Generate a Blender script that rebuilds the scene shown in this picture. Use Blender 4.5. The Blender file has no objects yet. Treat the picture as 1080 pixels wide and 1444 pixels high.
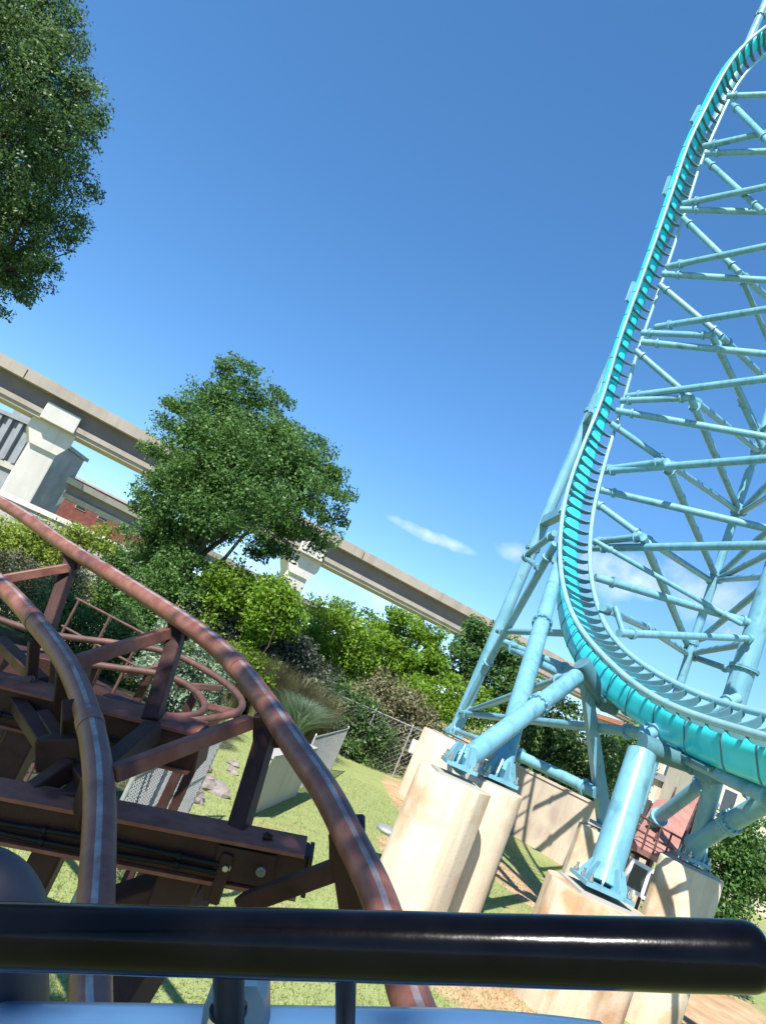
import bpy, math, random
import numpy as np
from mathutils import Vector, Matrix
random.seed(7)
RNG = np.random.default_rng(7)
D2R = math.radians
SC = bpy.context.scene
COL = SC.collection

# ------------------------------------------------------------------ camera
EYE_H = 3.2
FOC = 1050.0
PITCH, ROLL = D2R(11.6), D2R(24.0)
F = np.array([0, math.cos(PITCH), math.sin(PITCH)])
R0 = np.array([1.0, 0, 0]); U0 = np.array([0, -math.sin(PITCH), math.cos(PITCH)])
RC = math.cos(ROLL) * R0 + math.sin(ROLL) * U0
UC = -math.sin(ROLL) * R0 + math.cos(ROLL) * U0
EYE = np.array([0, 0, EYE_H])
def ray(x, y): return F + (x - 540) / FOC * RC - (y - 722) / FOC * UC
def P(x, y, d): return EYE + d * ray(x, y)                       # surveyed point: bearing in the photo + distance in metres
def G(x, y, z=0.0):                                              # bearing met with the ground
    v = ray(x, y); return EYE + (z - EYE_H) / v[2] * v
def level(a, b, d):                                              # two ends of a level member, first end d metres away
    pa = P(a[0], a[1], d); v = ray(*b)
    return pa, EYE + (pa[2] - EYE_H) / v[2] * v
def at_y(x, y, Y):
    v = ray(x, y); return EYE + Y / v[1] * v
cam = bpy.data.cameras.new('camera'); cam_o = bpy.data.objects.new('camera', cam); COL.objects.link(cam_o)
cam.sensor_fit = 'HORIZONTAL'; cam.sensor_width = 36; cam.lens = 36 * FOC / 1080
cam.clip_start = 0.05; cam.clip_end = 5000
cam_o.matrix_world = Matrix(((RC[0], UC[0], -F[0], EYE[0]), (RC[1], UC[1], -F[1], EYE[1]), (RC[2], UC[2], -F[2], EYE[2]), (0, 0, 0, 1)))
SC.camera = cam_o

# ------------------------------------------------------------------ light
SUN_AZ, SUN_EL = D2R(180 + 27), D2R(50)                          # azimuth from +Y towards +X
world = bpy.data.worlds.new('World'); SC.world = world; world.use_nodes = True
wn, wl = world.node_tree.nodes, world.node_tree.links
bg = wn['Background']; bg.inputs['Strength'].default_value = 0.12
sky = wn.new('ShaderNodeTexSky'); sky.sky_type = 'NISHITA'; sky.sun_disc = False
sky.sun_elevation = SUN_EL; sky.sun_rotation = SUN_AZ
sky.air_density = 0.65; sky.dust_density = 0.05; sky.ozone_density = 4.0; sky.altitude = 200
def wmath(op, a, b=None, c=None):
    n = wn.new('ShaderNodeMath'); n.operation = op
    for i, v in enumerate((a, b, c)):
        if v is None: continue
        if isinstance(v, (int, float)): n.inputs[i].default_value = v
        else: wl.new(v, n.inputs[i])
    return n.outputs[0]
def wdot(vec, ax):
    n = wn.new('ShaderNodeVectorMath'); n.operation = 'DOT_PRODUCT'; wl.new(vec, n.inputs[0]); n.inputs[1].default_value = ax
    return n.outputs['Value']
wtc = wn.new('ShaderNodeTexCoord'); wdir = wtc.outputs['Generated']
wno = wn.new('ShaderNodeTexNoise'); wno.inputs['Scale'].default_value = 22; wno.inputs['Detail'].default_value = 6; wl.new(wdir, wno.inputs['Vector'])
wn2 = wn.new('ShaderNodeTexNoise'); wn2.inputs['Scale'].default_value = 60; wn2.inputs['Detail'].default_value = 5; wl.new(wdir, wn2.inputs['Vector'])
total = None
for (cx, cy, w, h, tilt, amt) in ((612, 757, 0.06, 0.009, 0, 0.26), (722, 776, 0.03, 0.012, -5, .2), (880, 812, 0.06, 0.03, 10, .26),
                                  (1010, 850, 0.06, 0.035, 0, .22), (560, 850, .07, .018, 0, .15)):
    c = ray(cx, cy); c = c / np.linalg.norm(c)
    e1 = np.cross(c, [0, 0, 1]); e1 /= np.linalg.norm(e1); e2 = np.cross(e1, c)
    t = D2R(tilt); e1, e2 = e1 * math.cos(t) + e2 * math.sin(t), e2 * math.cos(t) - e1 * math.sin(t)
    u = wmath('DIVIDE', wdot(wdir, e1), w); v = wmath('DIVIDE', wdot(wdir, e2), h)
    u = wmath('ADD', u, wmath('MULTIPLY_ADD', wno.outputs[0], 2.2, -1.1)); v = wmath('ADD', v, wmath('MULTIPLY_ADD', wno.outputs[0], -2.4, 1.2))
    r2 = wmath('ADD', wmath('MULTIPLY', u, u), wmath('MULTIPLY', v, v))
    m = wmath('SUBTRACT', 1.0, wmath('MULTIPLY', r2, .8)); m = wmath('MAXIMUM', m, 0)
    m = wmath('MULTIPLY', m, wmath('GREATER_THAN', wdot(wdir, c), .9))
    m = wmath('MULTIPLY', m, wmath('MULTIPLY', wn2.outputs[0], 2 * amt))
    total = m if total is None else wmath('MAXIMUM', total, m)
wmix = wn.new('ShaderNodeMix'); wmix.data_type = 'RGBA'
wl.new(wmath('MINIMUM', total, .85), wmix.inputs['Factor']); hsv = wn.new('ShaderNodeHueSaturation'); hsv.inputs['Saturation'].default_value = 1.36; hsv.inputs['Value'].default_value = 1.68; gam = wn.new('ShaderNodeGamma'); gam.inputs['Gamma'].default_value = 0.72; wl.new(sky.outputs[0], gam.inputs['Color']); wl.new(gam.outputs[0], hsv.inputs['Color'])
wl.new(hsv.outputs[0], wmix.inputs[6]); wmix.inputs[7].default_value = (7.6, 7.5, 7.9, 1)
wl.new(wmix.outputs[2], bg.inputs['Color'])
sun = bpy.data.lights.new('sun', 'SUN'); sun.energy = 4.9; sun.angle = D2R(0.5); sun.color = (1, .95, .87)
sun_o = bpy.data.objects.new('sun', sun); COL.objects.link(sun_o)
sd = Vector((math.sin(SUN_AZ) * math.cos(SUN_EL), math.cos(SUN_AZ) * math.cos(SUN_EL), math.sin(SUN_EL)))
sun_o.rotation_euler = sd.to_track_quat('Z', 'Y').to_euler(); sun_o.location = (-20, -20, 40)
SC.view_settings.view_transform = 'Standard'; SC.view_settings.look = 'None'; SC.view_settings.exposure = 0.93; SC.view_settings.gamma = 1

# ------------------------------------------------------------------ materials
def mat(name, c1, c2=None, rough=.6, metal=0., scale=3., bump=0., bscale=40., spec=.5, coat=0., rrough=0., detail=5., c3=None, s3=.6, t3=.6, streak=None, rings=0.):
    m = bpy.data.materials.new(name); m.use_nodes = True
    n, l = m.node_tree.nodes, m.node_tree.links; b = n['Principled BSDF']
    b.inputs['Base Color'].default_value = (*c1, 1); b.inputs['Roughness'].default_value = rough; b.inputs['Metallic'].default_value = metal
    b.inputs['Specular IOR Level'].default_value = spec; b.inputs['Coat Weight'].default_value = coat; b.inputs['Coat Roughness'].default_value = .08
    tc = n.new('ShaderNodeTexCoord')
    if c2:
        no = n.new('ShaderNodeTexNoise'); no.inputs['Scale'].default_value = scale; no.inputs['Detail'].default_value = detail; no.inputs['Roughness'].default_value = .6
        l.new(tc.outputs['Object'], no.inputs['Vector'])
        r = n.new('ShaderNodeValToRGB'); r.color_ramp.elements[0].position = .35; r.color_ramp.elements[1].position = .68
        r.color_ramp.elements[0].color = (*c1, 1); r.color_ramp.elements[1].color = (*c2, 1)
        l.new(no.outputs[0], r.inputs[0]); out = r.outputs[0]
        if c3:
            n3 = n.new('ShaderNodeTexNoise'); n3.inputs['Scale'].default_value = s3; n3.inputs['Detail'].default_value = 6; l.new(tc.outputs['Object'], n3.inputs['Vector'])
            r3 = n.new('ShaderNodeValToRGB'); r3.color_ramp.elements[0].position = t3 - .05; r3.color_ramp.elements[1].position = t3 + .07
            l.new(n3.outputs[0], r3.inputs[0]); mx = n.new('ShaderNodeMix'); mx.data_type = 'RGBA'
            l.new(r3.outputs[0], mx.inputs['Factor']); l.new(out, mx.inputs[6]); mx.inputs[7].default_value = (*c3, 1); out = mx.outputs[2]
        if streak:
            mp = n.new('ShaderNodeMapping'); mp.inputs['Scale'].default_value = (streak[1], streak[1], streak[1] * .07); l.new(tc.outputs['Object'], mp.inputs['Vector'])
            n4 = n.new('ShaderNodeTexNoise'); n4.inputs['Scale'].default_value = 1; n4.inputs['Detail'].default_value = 7; n4.inputs['Roughness'].default_value = .65; l.new(mp.outputs[0], n4.inputs['Vector'])
            r4 = n.new('ShaderNodeMapRange'); r4.inputs['From Min'].default_value = .5; r4.inputs['From Max'].default_value = .75; r4.inputs['To Max'].default_value = streak[2]; l.new(n4.outputs[0], r4.inputs['Value'])
            m4 = n.new('ShaderNodeMix'); m4.data_type = 'RGBA'; l.new(r4.outputs[0], m4.inputs['Factor']); l.new(out, m4.inputs[6]); m4.inputs[7].default_value = (*streak[0], 1); out = m4.outputs[2]
            n5 = n.new('ShaderNodeTexVoronoi'); n5.inputs['Scale'].default_value = streak[1] * 3.2; l.new(tc.outputs['Object'], n5.inputs['Vector'])
            r5 = n.new('ShaderNodeMapRange'); r5.inputs['From Min'].default_value = .10; r5.inputs['From Max'].default_value = .05; r5.inputs['To Max'].default_value = min(1, streak[2] * .9); l.new(n5.outputs['Distance'], r5.inputs['Value'])
            m5 = n.new('ShaderNodeMix'); m5.data_type = 'RGBA'; l.new(r5.outputs[0], m5.inputs['Factor']); l.new(out, m5.inputs[6]); m5.inputs[7].default_value = (*[q * .6 for q in streak[0]], 1); out = m5.outputs[2]
        l.new(out, b.inputs['Base Color'])
        if rrough:
            mr = n.new('ShaderNodeMapRange'); mr.inputs['To Min'].default_value = rough - rrough; mr.inputs['To Max'].default_value = rough + rrough
            l.new(no.outputs[0], mr.inputs['Value']); l.new(mr.outputs[0], b.inputs['Roughness'])
    if bump:
        nb = n.new('ShaderNodeTexNoise'); nb.inputs['Scale'].default_value = bscale; nb.inputs['Detail'].default_value = 6
        l.new(tc.outputs['Object'], nb.inputs['Vector']); bp = n.new('ShaderNodeBump'); bp.inputs['Strength'].default_value = bump; bp.inputs['Distance'].default_value = .02
        l.new(nb.outputs[0], bp.inputs['Height']); l.new(bp.outputs[0], b.inputs['Normal'])
    return m
def leaf_mat(name, c1, c2, c3, transl=.35, rough=.45):
    m = bpy.data.materials.new(name); m.use_nodes = True
    n, l = m.node_tree.nodes, m.node_tree.links; b = n['Principled BSDF']; out = n['Material Output']
    geo = n.new('ShaderNodeNewGeometry'); tc = n.new('ShaderNodeTexCoord')
    no = n.new('ShaderNodeTexNoise'); no.inputs['Scale'].default_value = 1.1; no.inputs['Detail'].default_value = 3; l.new(tc.outputs['Object'], no.inputs['Vector'])
    ad = n.new('ShaderNodeMath'); ad.operation = 'MULTIPLY_ADD'; l.new(geo.outputs['Random Per Island'], ad.inputs[0]); ad.inputs[1].default_value = .6
    mm = n.new('ShaderNodeMath'); mm.operation = 'MULTIPLY_ADD'; l.new(no.outputs[0], mm.inputs[0]); mm.inputs[1].default_value = 1.0; mm.inputs[2].default_value = -.3
    l.new(mm.outputs[0], ad.inputs[2])
    r = n.new('ShaderNodeValToRGB'); e = r.color_ramp.elements; e[0].position = .1; e[0].color = (*c1, 1); e[1].position = .9; e[1].color = (*c3, 1)
    k = e.new(.5); k.color = (*c2, 1); l.new(ad.outputs[0], r.inputs[0]); l.new(r.outputs[0], b.inputs['Base Color'])
    b.inputs['Roughness'].default_value = rough; b.inputs['Specular IOR Level'].default_value = .35
    t = n.new('ShaderNodeBsdfTranslucent'); hs = n.new('ShaderNodeHueSaturation'); hs.inputs['Hue'].default_value = .48; hs.inputs['Value'].default_value = 1.3
    l.new(r.outputs[0], hs.inputs['Color']); l.new(hs.outputs[0], t.inputs['Color'])
    mx = n.new('ShaderNodeMixShader'); mx.inputs[0].default_value = transl; l.new(b.outputs[0], mx.inputs[1]); l.new(t.outputs[0], mx.inputs[2]); l.new(mx.outputs[0], out.inputs[0])
    return m
M = {}
M['teal_steel'] = mat('teal_steel', (.13, .325, .425), (.185, .395, .49), .38, scale=1.2, rrough=.1, c3=(.08, .23, .29), s3=2.2, t3=.66, streak=((.06, .13, .15), 6, .6), bump=.05, bscale=30)
M['teal_rail'] = mat('teal_rail', (.25, .47, .53), (.36, .56, .60), .3, .25, scale=2.5)
M['cyan_spine'] = mat('cyan_spine', (.03, .62, .74), (.045, .68, .78), .3, scale=1.0, coat=.2, streak=((.01, .33, .42), 4, .5))
M['teal_dark'] = mat('teal_dark', (.06, .15, .19), (.09, .22, .26), .5, scale=3)
M['bolt'] = mat('bolt', (.35, .35, .34), (.5, .48, .45), .4, .7, scale=20)
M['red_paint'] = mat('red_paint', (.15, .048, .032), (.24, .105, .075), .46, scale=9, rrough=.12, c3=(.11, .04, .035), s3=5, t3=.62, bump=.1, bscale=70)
M['red_beam'] = mat('red_beam', (.028, .012, .010), (.054, .021, .017), .6, spec=.25, scale=6, c3=(.05, .022, .022), s3=4, t3=.6, bump=.15, bscale=60)  # near-black red: shade on the beam sides put into the colour
M['red_top'] = mat('red_top', (.19, .066, .046), (.28, .12, .088), .65, spec=.2, scale=8, c3=(.10, .04, .036), s3=4, t3=.6, bump=.12, bscale=60)  # lighter red for cover plates and ties: light on upper faces coloured in
M['clamp_blue'] = mat('clamp_blue', (.018, .05, .10), (.025, .065, .125), .4, scale=8)
M['worn_steel'] = mat('worn_steel', (.22, .13, .11), (.44, .42, .42), .42, .4, scale=9, rrough=.06, detail=8)
M['concrete'] = mat('concrete', (.56, .465, .345), (.64, .545, .415), .85, scale=1.6, bump=.25, bscale=25, c3=(.47, .33, .20), s3=1.1, t3=.55, streak=((.30, .22, .15), 5, .55))
M['stained_concrete'] = mat('stained_concrete', (.46, .36, .25), (.56, .46, .34), .85, scale=2.0, bump=.25, bscale=25, c3=(.40, .24, .13), s3=1.3, t3=.56, streak=((.30, .17, .09), 5, .6))
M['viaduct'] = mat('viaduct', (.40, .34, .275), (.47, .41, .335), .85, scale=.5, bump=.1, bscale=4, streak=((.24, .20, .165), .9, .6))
M['viaduct_dark'] = mat('viaduct_dark', (.19, .165, .155), (.25, .215, .20), .85, scale=.4)  # darker concrete: shade under the slab put into the web; guide rail too
M['white_concrete'] = mat('white_concrete', (.60, .57, .52), (.70, .66, .60), .8, scale=.6, bump=.1, bscale=5, streak=((.42, .39, .34), 1.2, .5))
M['brick'] = mat('brick', (.24, .07, .055), (.34, .12, .09), .85, scale=1.5)
M['grey_wall'] = mat('grey_wall', (.33, .32, .28), (.42, .40, .36), .8, scale=.6, c3=(.32, .32, .27), s3=.3, t3=.58)
M['cladding'] = mat('cladding', (.17, .18, .20), (.25, .26, .28), .6, scale=.5)
M['glass'] = mat('glass', (.05, .06, .07), None, .1)
M['pink_wall'] = mat('pink_wall', (.50, .41, .315), (.57, .475, .37), .85, scale=.9, bump=.15, bscale=12, c3=(.42, .33, .27), s3=.7, t3=.6, streak=((.32, .25, .2), 3, .5))
M['bark'] = mat('bark', (.07, .052, .04), (.14, .11, .085), .9, scale=6, bump=.6, bscale=30)
M['galv'] = mat('galv', (.36, .37, .37), (.48, .48, .47), .45, .5, scale=8)
M['mesh_wire'] = mat('mesh_wire', (.26, .27, .26), (.34, .34, .33), .5, .4, scale=8)
M['screen'] = mat('screen', (.38, .39, .32), (.48, .48, .40), .8, scale=2.5)
M['rock'] = mat('rock', (.16, .135, .125), (.27, .235, .215), .9, scale=4, bump=.5, bscale=14)
M['black_gloss'] = mat('black_gloss', (.0012, .0012, .002), (.003, .003, .0045), .15, scale=12, rrough=.04, spec=.13, bump=.02, bscale=55)
M['black_metal'] = mat('black_metal', (.005, .005, .006), (.010, .010, .011), .5, scale=15, spec=.2)
M['blue_paint'] = mat('blue_paint', (.04, .10, .20), (.05, .118, .23), .35, scale=5, rrough=.08, coat=.3, bump=.04, bscale=40)
M['navy'] = mat('navy', (.006, .009, .02), (.01, .014, .028), .55, scale=8)
M['rust'] = mat('rust', (.06, .027, .022), (.11, .052, .042), .65, scale=6, c3=(.15, .06, .05), s3=4, t3=.6)
M['pink_deck'] = mat('pink_deck', (.30, .14, .115), (.39, .20, .165), .7, scale=4, c3=(.3, .14, .12), s3=2, t3=.6)
M['white_paint'] = mat('white_paint', (.70, .69, .65), (.78, .77, .73), .5, scale=3)
M['beige'] = mat('beige', (.47, .42, .33), (.54, .48, .38), .85, scale=1, bump=.1, bscale=10, streak=((.33, .29, .22), 2.5, .5))
M['dark'] = mat('dark', (.02, .02, .02), (.03, .03, .03), .7, scale=3)
M['terracotta'] = mat('terracotta', (.38, .15, .08), (.45, .2, .11), .7, scale=3)
M['leaf_dark'] = leaf_mat('leaf_dark', (.03, .072, .022), (.07, .14, .040), (.135, .22, .068), .36)
M['leaf_mid'] = leaf_mat('leaf_mid', (.04, .105, .026), (.08, .18, .042), (.145, .26, .068), .38)
M['leaf_bright'] = leaf_mat('leaf_bright', (.08, .17, .015), (.16, .29, .025), (.25, .40, .05), .45)
M['leaf_yellow'] = leaf_mat('leaf_yellow', (.13, .19, .03), (.21, .29, .045), (.32, .40, .08), .42)
M['leaf_grey'] = leaf_mat('leaf_grey', (.035, .045, .03), (.065, .08, .055), (.11, .125, .09), .15)
M['grass_blade'] = leaf_mat('grass_blade', (.12, .18, .05), (.20, .26, .085), (.29, .33, .13), .3)
M['leaf_silver'] = leaf_mat('leaf_silver', (.12, .18, .12), (.22, .31, .2), (.34, .43, .30), .3)
M['twig'] = leaf_mat('twig', (.09, .095, .045), (.17, .165, .085), (.25, .24, .13), .15)

# ground: one sheet, lawn with real bare patches and painted-in shade at fixed places
gm = bpy.data.materials.new('lawn_and_dirt'); gm.use_nodes = True
n, l = gm.node_tree.nodes, gm.node_tree.links; b = n['Principled BSDF']; b.inputs['Roughness'].default_value = .95; b.inputs['Specular IOR Level'].default_value = .1
tc = n.new('ShaderNodeTexCoord'); OBJ = tc.outputs['Object']
def noise(s, d=5):
    q = n.new('ShaderNodeTexNoise'); q.inputs['Scale'].default_value = s; q.inputs['Detail'].default_value = d; l.new(OBJ, q.inputs['Vector']); return q.outputs[0]
def ramp(x, *stops):
    q = n.new('ShaderNodeValToRGB'); e = q.color_ramp.elements
    e[0].position, e[0].color = stops[0][0], (*stops[0][1], 1); e[1].position, e[1].color = stops[-1][0], (*stops[-1][1], 1)
    for s in stops[1:-1]: k = e.new(s[0]); k.color = (*s[1], 1)
    l.new(x, q.inputs[0]); return q.outputs[0]
def gmath(op, a, b_=None, c=None):
    q = n.new('ShaderNodeMath'); q.operation = op
    for i, v in enumerate((a, b_, c)):
        if v is None: continue
        if isinstance(v, (int, float)): q.inputs[i].default_value = v
        else: l.new(v, q.inputs[i])
    return q.outputs[0]
def gmix(f, a, b_):
    q = n.new('ShaderNodeMix'); q.data_type = 'RGBA'
    l.new(f, q.inputs['Factor'])
    for i, v in ((6, a), (7, b_)):
        if isinstance(v, tuple): q.inputs[i].default_value = (*v, 1)
        else: l.new(v, q.inputs[i])
    return q.outputs[2]
grass_c = gmix(noise(.35, 6), ramp(noise(3, 8), (.3, (.165, .22, .07)), (.7, (.26, .32, .12))), ramp(noise(14, 6), (.3, (.23, .255, .09)), (.7, (.34, .345, .16))))
dirt_c = ramp(noise(2.2, 8), (.3, (.34, .21, .12)), (.5, (.45, .29, .17)), (.72, (.55, .39, .25)))
sep = n.new('ShaderNodeSeparateXYZ'); l.new(OBJ, sep.inputs[0])
wob = gmath('MULTIPLY_ADD', noise(.9, 6), 1.6, -.8)
dmask = None
for (px, py, rx, ry, z) in ((745, 1262, .9, 1.6, 0), (715, 1235, .8, 2.6, 0), (575, 1130, .8, 4.5, 0), (560, 1200, .5, 1.1, 0), (800, 1460, 2.2, 1.6, 0), (960, 1400, 3.5, 2.5, 0), (1060, 1330, 3, 3, 0)):
    c = G(px, py)
    u = gmath('DIVIDE', gmath('SUBTRACT', sep.outputs[0], float(c[0])), rx); v = gmath('DIVIDE', gmath('SUBTRACT', sep.outputs[1], float(c[1])), ry)
    r2 = gmath('ADD', gmath('MULTIPLY', u, u), gmath('MULTIPLY', v, v))
    q = gmath('ADD', gmath('SUBTRACT', 1.0, r2), wob)
    dmask = q if dmask is None else gmath('MAXIMUM', dmask, q)
mr = n.new('ShaderNodeMapRange'); mr.inputs['From Min'].default_value = -.05; mr.inputs['From Max'].default_value = .45; l.new(dmask, mr.inputs['Value'])
dark_mask = None
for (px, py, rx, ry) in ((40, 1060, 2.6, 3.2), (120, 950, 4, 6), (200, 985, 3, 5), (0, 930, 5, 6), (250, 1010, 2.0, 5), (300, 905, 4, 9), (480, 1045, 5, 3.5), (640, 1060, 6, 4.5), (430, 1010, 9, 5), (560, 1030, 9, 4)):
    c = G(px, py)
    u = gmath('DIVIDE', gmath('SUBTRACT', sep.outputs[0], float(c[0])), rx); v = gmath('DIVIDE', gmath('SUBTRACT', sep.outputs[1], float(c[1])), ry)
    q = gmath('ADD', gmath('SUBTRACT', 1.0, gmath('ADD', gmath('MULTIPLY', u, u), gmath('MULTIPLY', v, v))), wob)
    dark_mask = q if dark_mask is None else gmath('MAXIMUM', dark_mask, q)
mr2 = n.new('ShaderNodeMapRange'); mr2.inputs['From Min'].default_value = -.05; mr2.inputs['From Max'].default_value = .3; l.new(dark_mask, mr2.inputs['Value'])
shade_mulch_c = ramp(noise(5, 8), (.3, (.035, .035, .022)), (.55, (.06, .065, .035)), (.75, (.11, .10, .07)))  # dark ground: shade painted in under the red track, mulch by the hedges
mr3 = n.new('ShaderNodeMapRange'); mr3.inputs['From Min'].default_value = .56; mr3.inputs['From Max'].default_value = .68; mr3.inputs['To Max'].default_value = .75; l.new(noise(.55, 9), mr3.inputs['Value'])
grass_c = gmix(mr3.outputs[0], grass_c, ramp(noise(6, 8), (.3, (.25, .19, .10)), (.7, (.38, .30, .17))))
l.new(gmix(mr2.outputs[0], gmix(mr.outputs[0], grass_c, dirt_c), shade_mulch_c), b.inputs['Base Color'])
bp = n.new('ShaderNodeBump'); bp.inputs['Strength'].default_value = .5; bp.inputs['Distance'].default_value = .04; l.new(noise(30, 8), bp.inputs['Height']); l.new(bp.outputs[0], b.inputs['Normal'])
M['ground'] = gm

# ------------------------------------------------------------------ helpers
ORIGIN = {}
def tag(o, label=None, cat=None, group=None, kind=None):
    if label: o['label'] = label
    if cat: o['category'] = cat
    if group: o['group'] = group
    if kind: o['kind'] = kind
    return o
def thing(name, loc, label, cat, group=None):
    o = bpy.data.objects.new(name, None); COL.objects.link(o); o.location = Vector(loc); o.empty_display_size = .2
    ORIGIN[o.name] = np.array(loc, float); return tag(o, label, cat, group)
def unit(v): v = np.asarray(v, float); return v / max(1e-9, np.linalg.norm(v))
def frame_of(t):
    t = unit(t); a = np.array([0, 0, 1.]) if abs(t[2]) < .9 else np.array([1., 0, 0])
    u = unit(np.cross(a, t)); return u, np.cross(t, u)
class MB:
    def __init__(s): s.v = []; s.f = []; s.s = []; s.m = []; s.n = 0
    def add(s, verts, faces, smooth=False, mi=0):
        k = s.n; s.v.extend([tuple(map(float, q)) for q in verts]); s.n += len(verts)
        for fc in faces: s.f.append(tuple(i + k for i in fc)); s.s.append(smooth); s.m.append(mi)
        return s
    def rings(s, rings, closed=True, caps=True, smooth=True, mi=0, mfun=None):
        nr, m = len(rings), len(rings[0]); k = s.n
        for r in rings: s.v.extend([tuple(map(float, q)) for q in r])
        s.n += nr * m
        for i in range(nr - 1):
            for j in range(m if closed else m - 1):
                j2 = (j + 1) % m
                s.f.append((k + i * m + j, k + i * m + j2, k + (i + 1) * m + j2, k + (i + 1) * m + j)); s.s.append(smooth); s.m.append(mfun(j) if mfun else mi)
        if caps:
            s.add(rings[0], [tuple(range(m - 1, -1, -1))], False, mi); s.add(rings[-1], [tuple(range(m))], False, mi)
        return s
    def tube(s, a, b, r, r2=None, seg=14, mi=0, caps=True):
        a, b = np.asarray(a, float), np.asarray(b, float); u, w = frame_of(b - a); r2 = r if r2 is None else r2
        an = np.linspace(0, 2 * math.pi, seg, endpoint=False)
        return s.rings([[a + r * (math.cos(t) * u + math.sin(t) * w) for t in an], [b + r2 * (math.cos(t) * u + math.sin(t) * w) for t in an]], caps=caps, mi=mi)
    def path(s, pts, r, seg=12, mi=0, up=None, mfun=None, caps=True):
        pts = np.asarray(pts, float); nn = len(pts); rr = r if hasattr(r, '__len__') else [r] * nn
        T = np.gradient(pts, axis=0); u, w = frame_of(T[0]); rings = []
        an = np.linspace(0, 2 * math.pi, seg, endpoint=False)
        for i in range(nn):
            t = unit(T[i])
            if up is not None: w = unit(up[i] - t * np.dot(up[i], t)); u = np.cross(w, t)
            else: u = unit(u - t * np.dot(u, t)); w = np.cross(t, u)
            rings.append([pts[i] + rr[i] * (math.cos(q) * u + math.sin(q) * w) for q in an])
        return s.rings(rings, caps=caps, mi=mi, mfun=mfun)
    def box(s, c, ax, half, mi=0, bevel=0.0):
        c = np.asarray(c, float); X, Y, Z = [np.asarray(q, float) for q in ax]; hx, hy, hz = half
        if bevel <= 0:
            vs = [c + sx * hx * X + sy * hy * Y + sz * hz * Z for sz in (-1, 1) for sy in (-1, 1) for sx in (-1, 1)]
            return s.add(vs, [(0, 2, 3, 1), (4, 5, 7, 6), (0, 1, 5, 4), (2, 6, 7, 3), (0, 4, 6, 2), (1, 3, 7, 5)], False, mi)
        b_ = bevel; prof = [(hy - b_, hz), (hy, hz - b_), (hy, -hz + b_), (hy - b_, -hz), (-hy + b_, -hz), (-hy, -hz + b_), (-hy, hz - b_), (-hy + b_, hz)]
        def ring(x, k): return [c + x * X + (p[0] * k) * Y + (p[1] * k) * Z for p in prof][::-1]
        k = 1 - b_ / max(hy, hz)
        return s.rings([ring(-hx, k), ring(-hx + b_, 1), ring(hx - b_, 1), ring(hx, k)], smooth=False, mi=mi)
    def beam(s, a, b, w, h, up=(0, 0, 1), mi=0, bevel=0.006):
        a, b = np.asarray(a, float), np.asarray(b, float); X = unit(b - a); Z = np.asarray(up, float); Z = unit(Z - X * np.dot(Z, X)); Y = np.cross(Z, X)
        return s.box((a + b) / 2, (X, Y, Z), (np.linalg.norm(b - a) / 2, w / 2, h / 2), mi, bevel)
    def wbox(s, lo, hi, mi=0):
        lo, hi = np.array(lo, float), np.array(hi, float); return s.box((lo + hi) / 2, np.eye(3), (hi - lo) / 2, mi)
    def extrude(s, loop, vec, mi=0, smooth=False):
        loop = [np.asarray(q, float) for q in loop]; vec = np.asarray(vec, float); m = len(loop)
        nrm = sum(np.cross(loop[i], loop[(i + 1) % m]) for i in range(m))
        if np.dot(nrm, vec) < 0: loop = loop[::-1]
        top = [q + vec for q in loop]
        s.rings([loop, top], caps=False, smooth=smooth, mi=mi)
        s.add(loop, [tuple(range(m - 1, -1, -1))], False, mi); s.add(top, [tuple(range(m))], False, mi); return s
    def build(s, name, mats, parent=None, loc=None):
        me = bpy.data.meshes.new(name)
        root = parent
        og = np.zeros(3)
        if parent is not None: og = ORIGIN[parent.name]
        elif loc is not None: og = np.asarray(loc, float)
        me.from_pydata([tuple(np.asarray(v) - og) for v in s.v], [], s.f)
        for q in (mats if isinstance(mats, (list, tuple)) else [mats]): me.materials.append(M[q])
        me.polygons.foreach_set('use_smooth', s.s); me.polygons.foreach_set('material_index', s.m); me.update()
        o = bpy.data.objects.new(name, me); COL.objects.link(o)
        if parent is not None: o.parent = parent
        elif loc is not None: o.location = Vector(loc)
        ORIGIN[o.name] = og
        return o
def spline(pts, step=None, n=None):
    pts = np.asarray(pts, float); e = np.vstack([2 * pts[0] - pts[1], pts, 2 * pts[-1] - pts[-2]]); out = []
    for i in range(1, len(e) - 2):
        p0, p1, p2, p3 = e[i - 1:i + 3]
        for t in np.linspace(0, 1, 24, endpoint=False):
            out.append(.5 * (2 * p1 + (p2 - p0) * t + (2 * p0 - 5 * p1 + 4 * p2 - p3) * t * t + (3 * p1 - p0 - 3 * p2 + p3) * t ** 3))
    out.append(e[-2]); out = np.array(out)
    s = np.r_[0, np.cumsum(np.linalg.norm(np.diff(out[:, :3], axis=0), axis=1))]
    m = n or max(2, int(s[-1] / step)); q = np.linspace(0, s[-1], m)
    return np.column_stack([np.interp(q, s, out[:, k]) for k in range(out.shape[1])])
def smooth_path(p, k=3):
    p = np.array(p)
    for _ in range(k): p[1:-1] = .25 * p[:-2] + .5 * p[1:-1] + .25 * p[2:]
    return p

# ------------------------------------------------------------------ ground
gb = MB(); gb.add([(-1500, -300, 0), (1500, -300, 0), (1500, 2500, 0), (-1500, 2500, 0)], [(0, 1, 2, 3)])
ground = gb.build('ground', 'ground'); tag(ground, 'dry lawn with bare dirt patches', None, None, 'structure')

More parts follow.
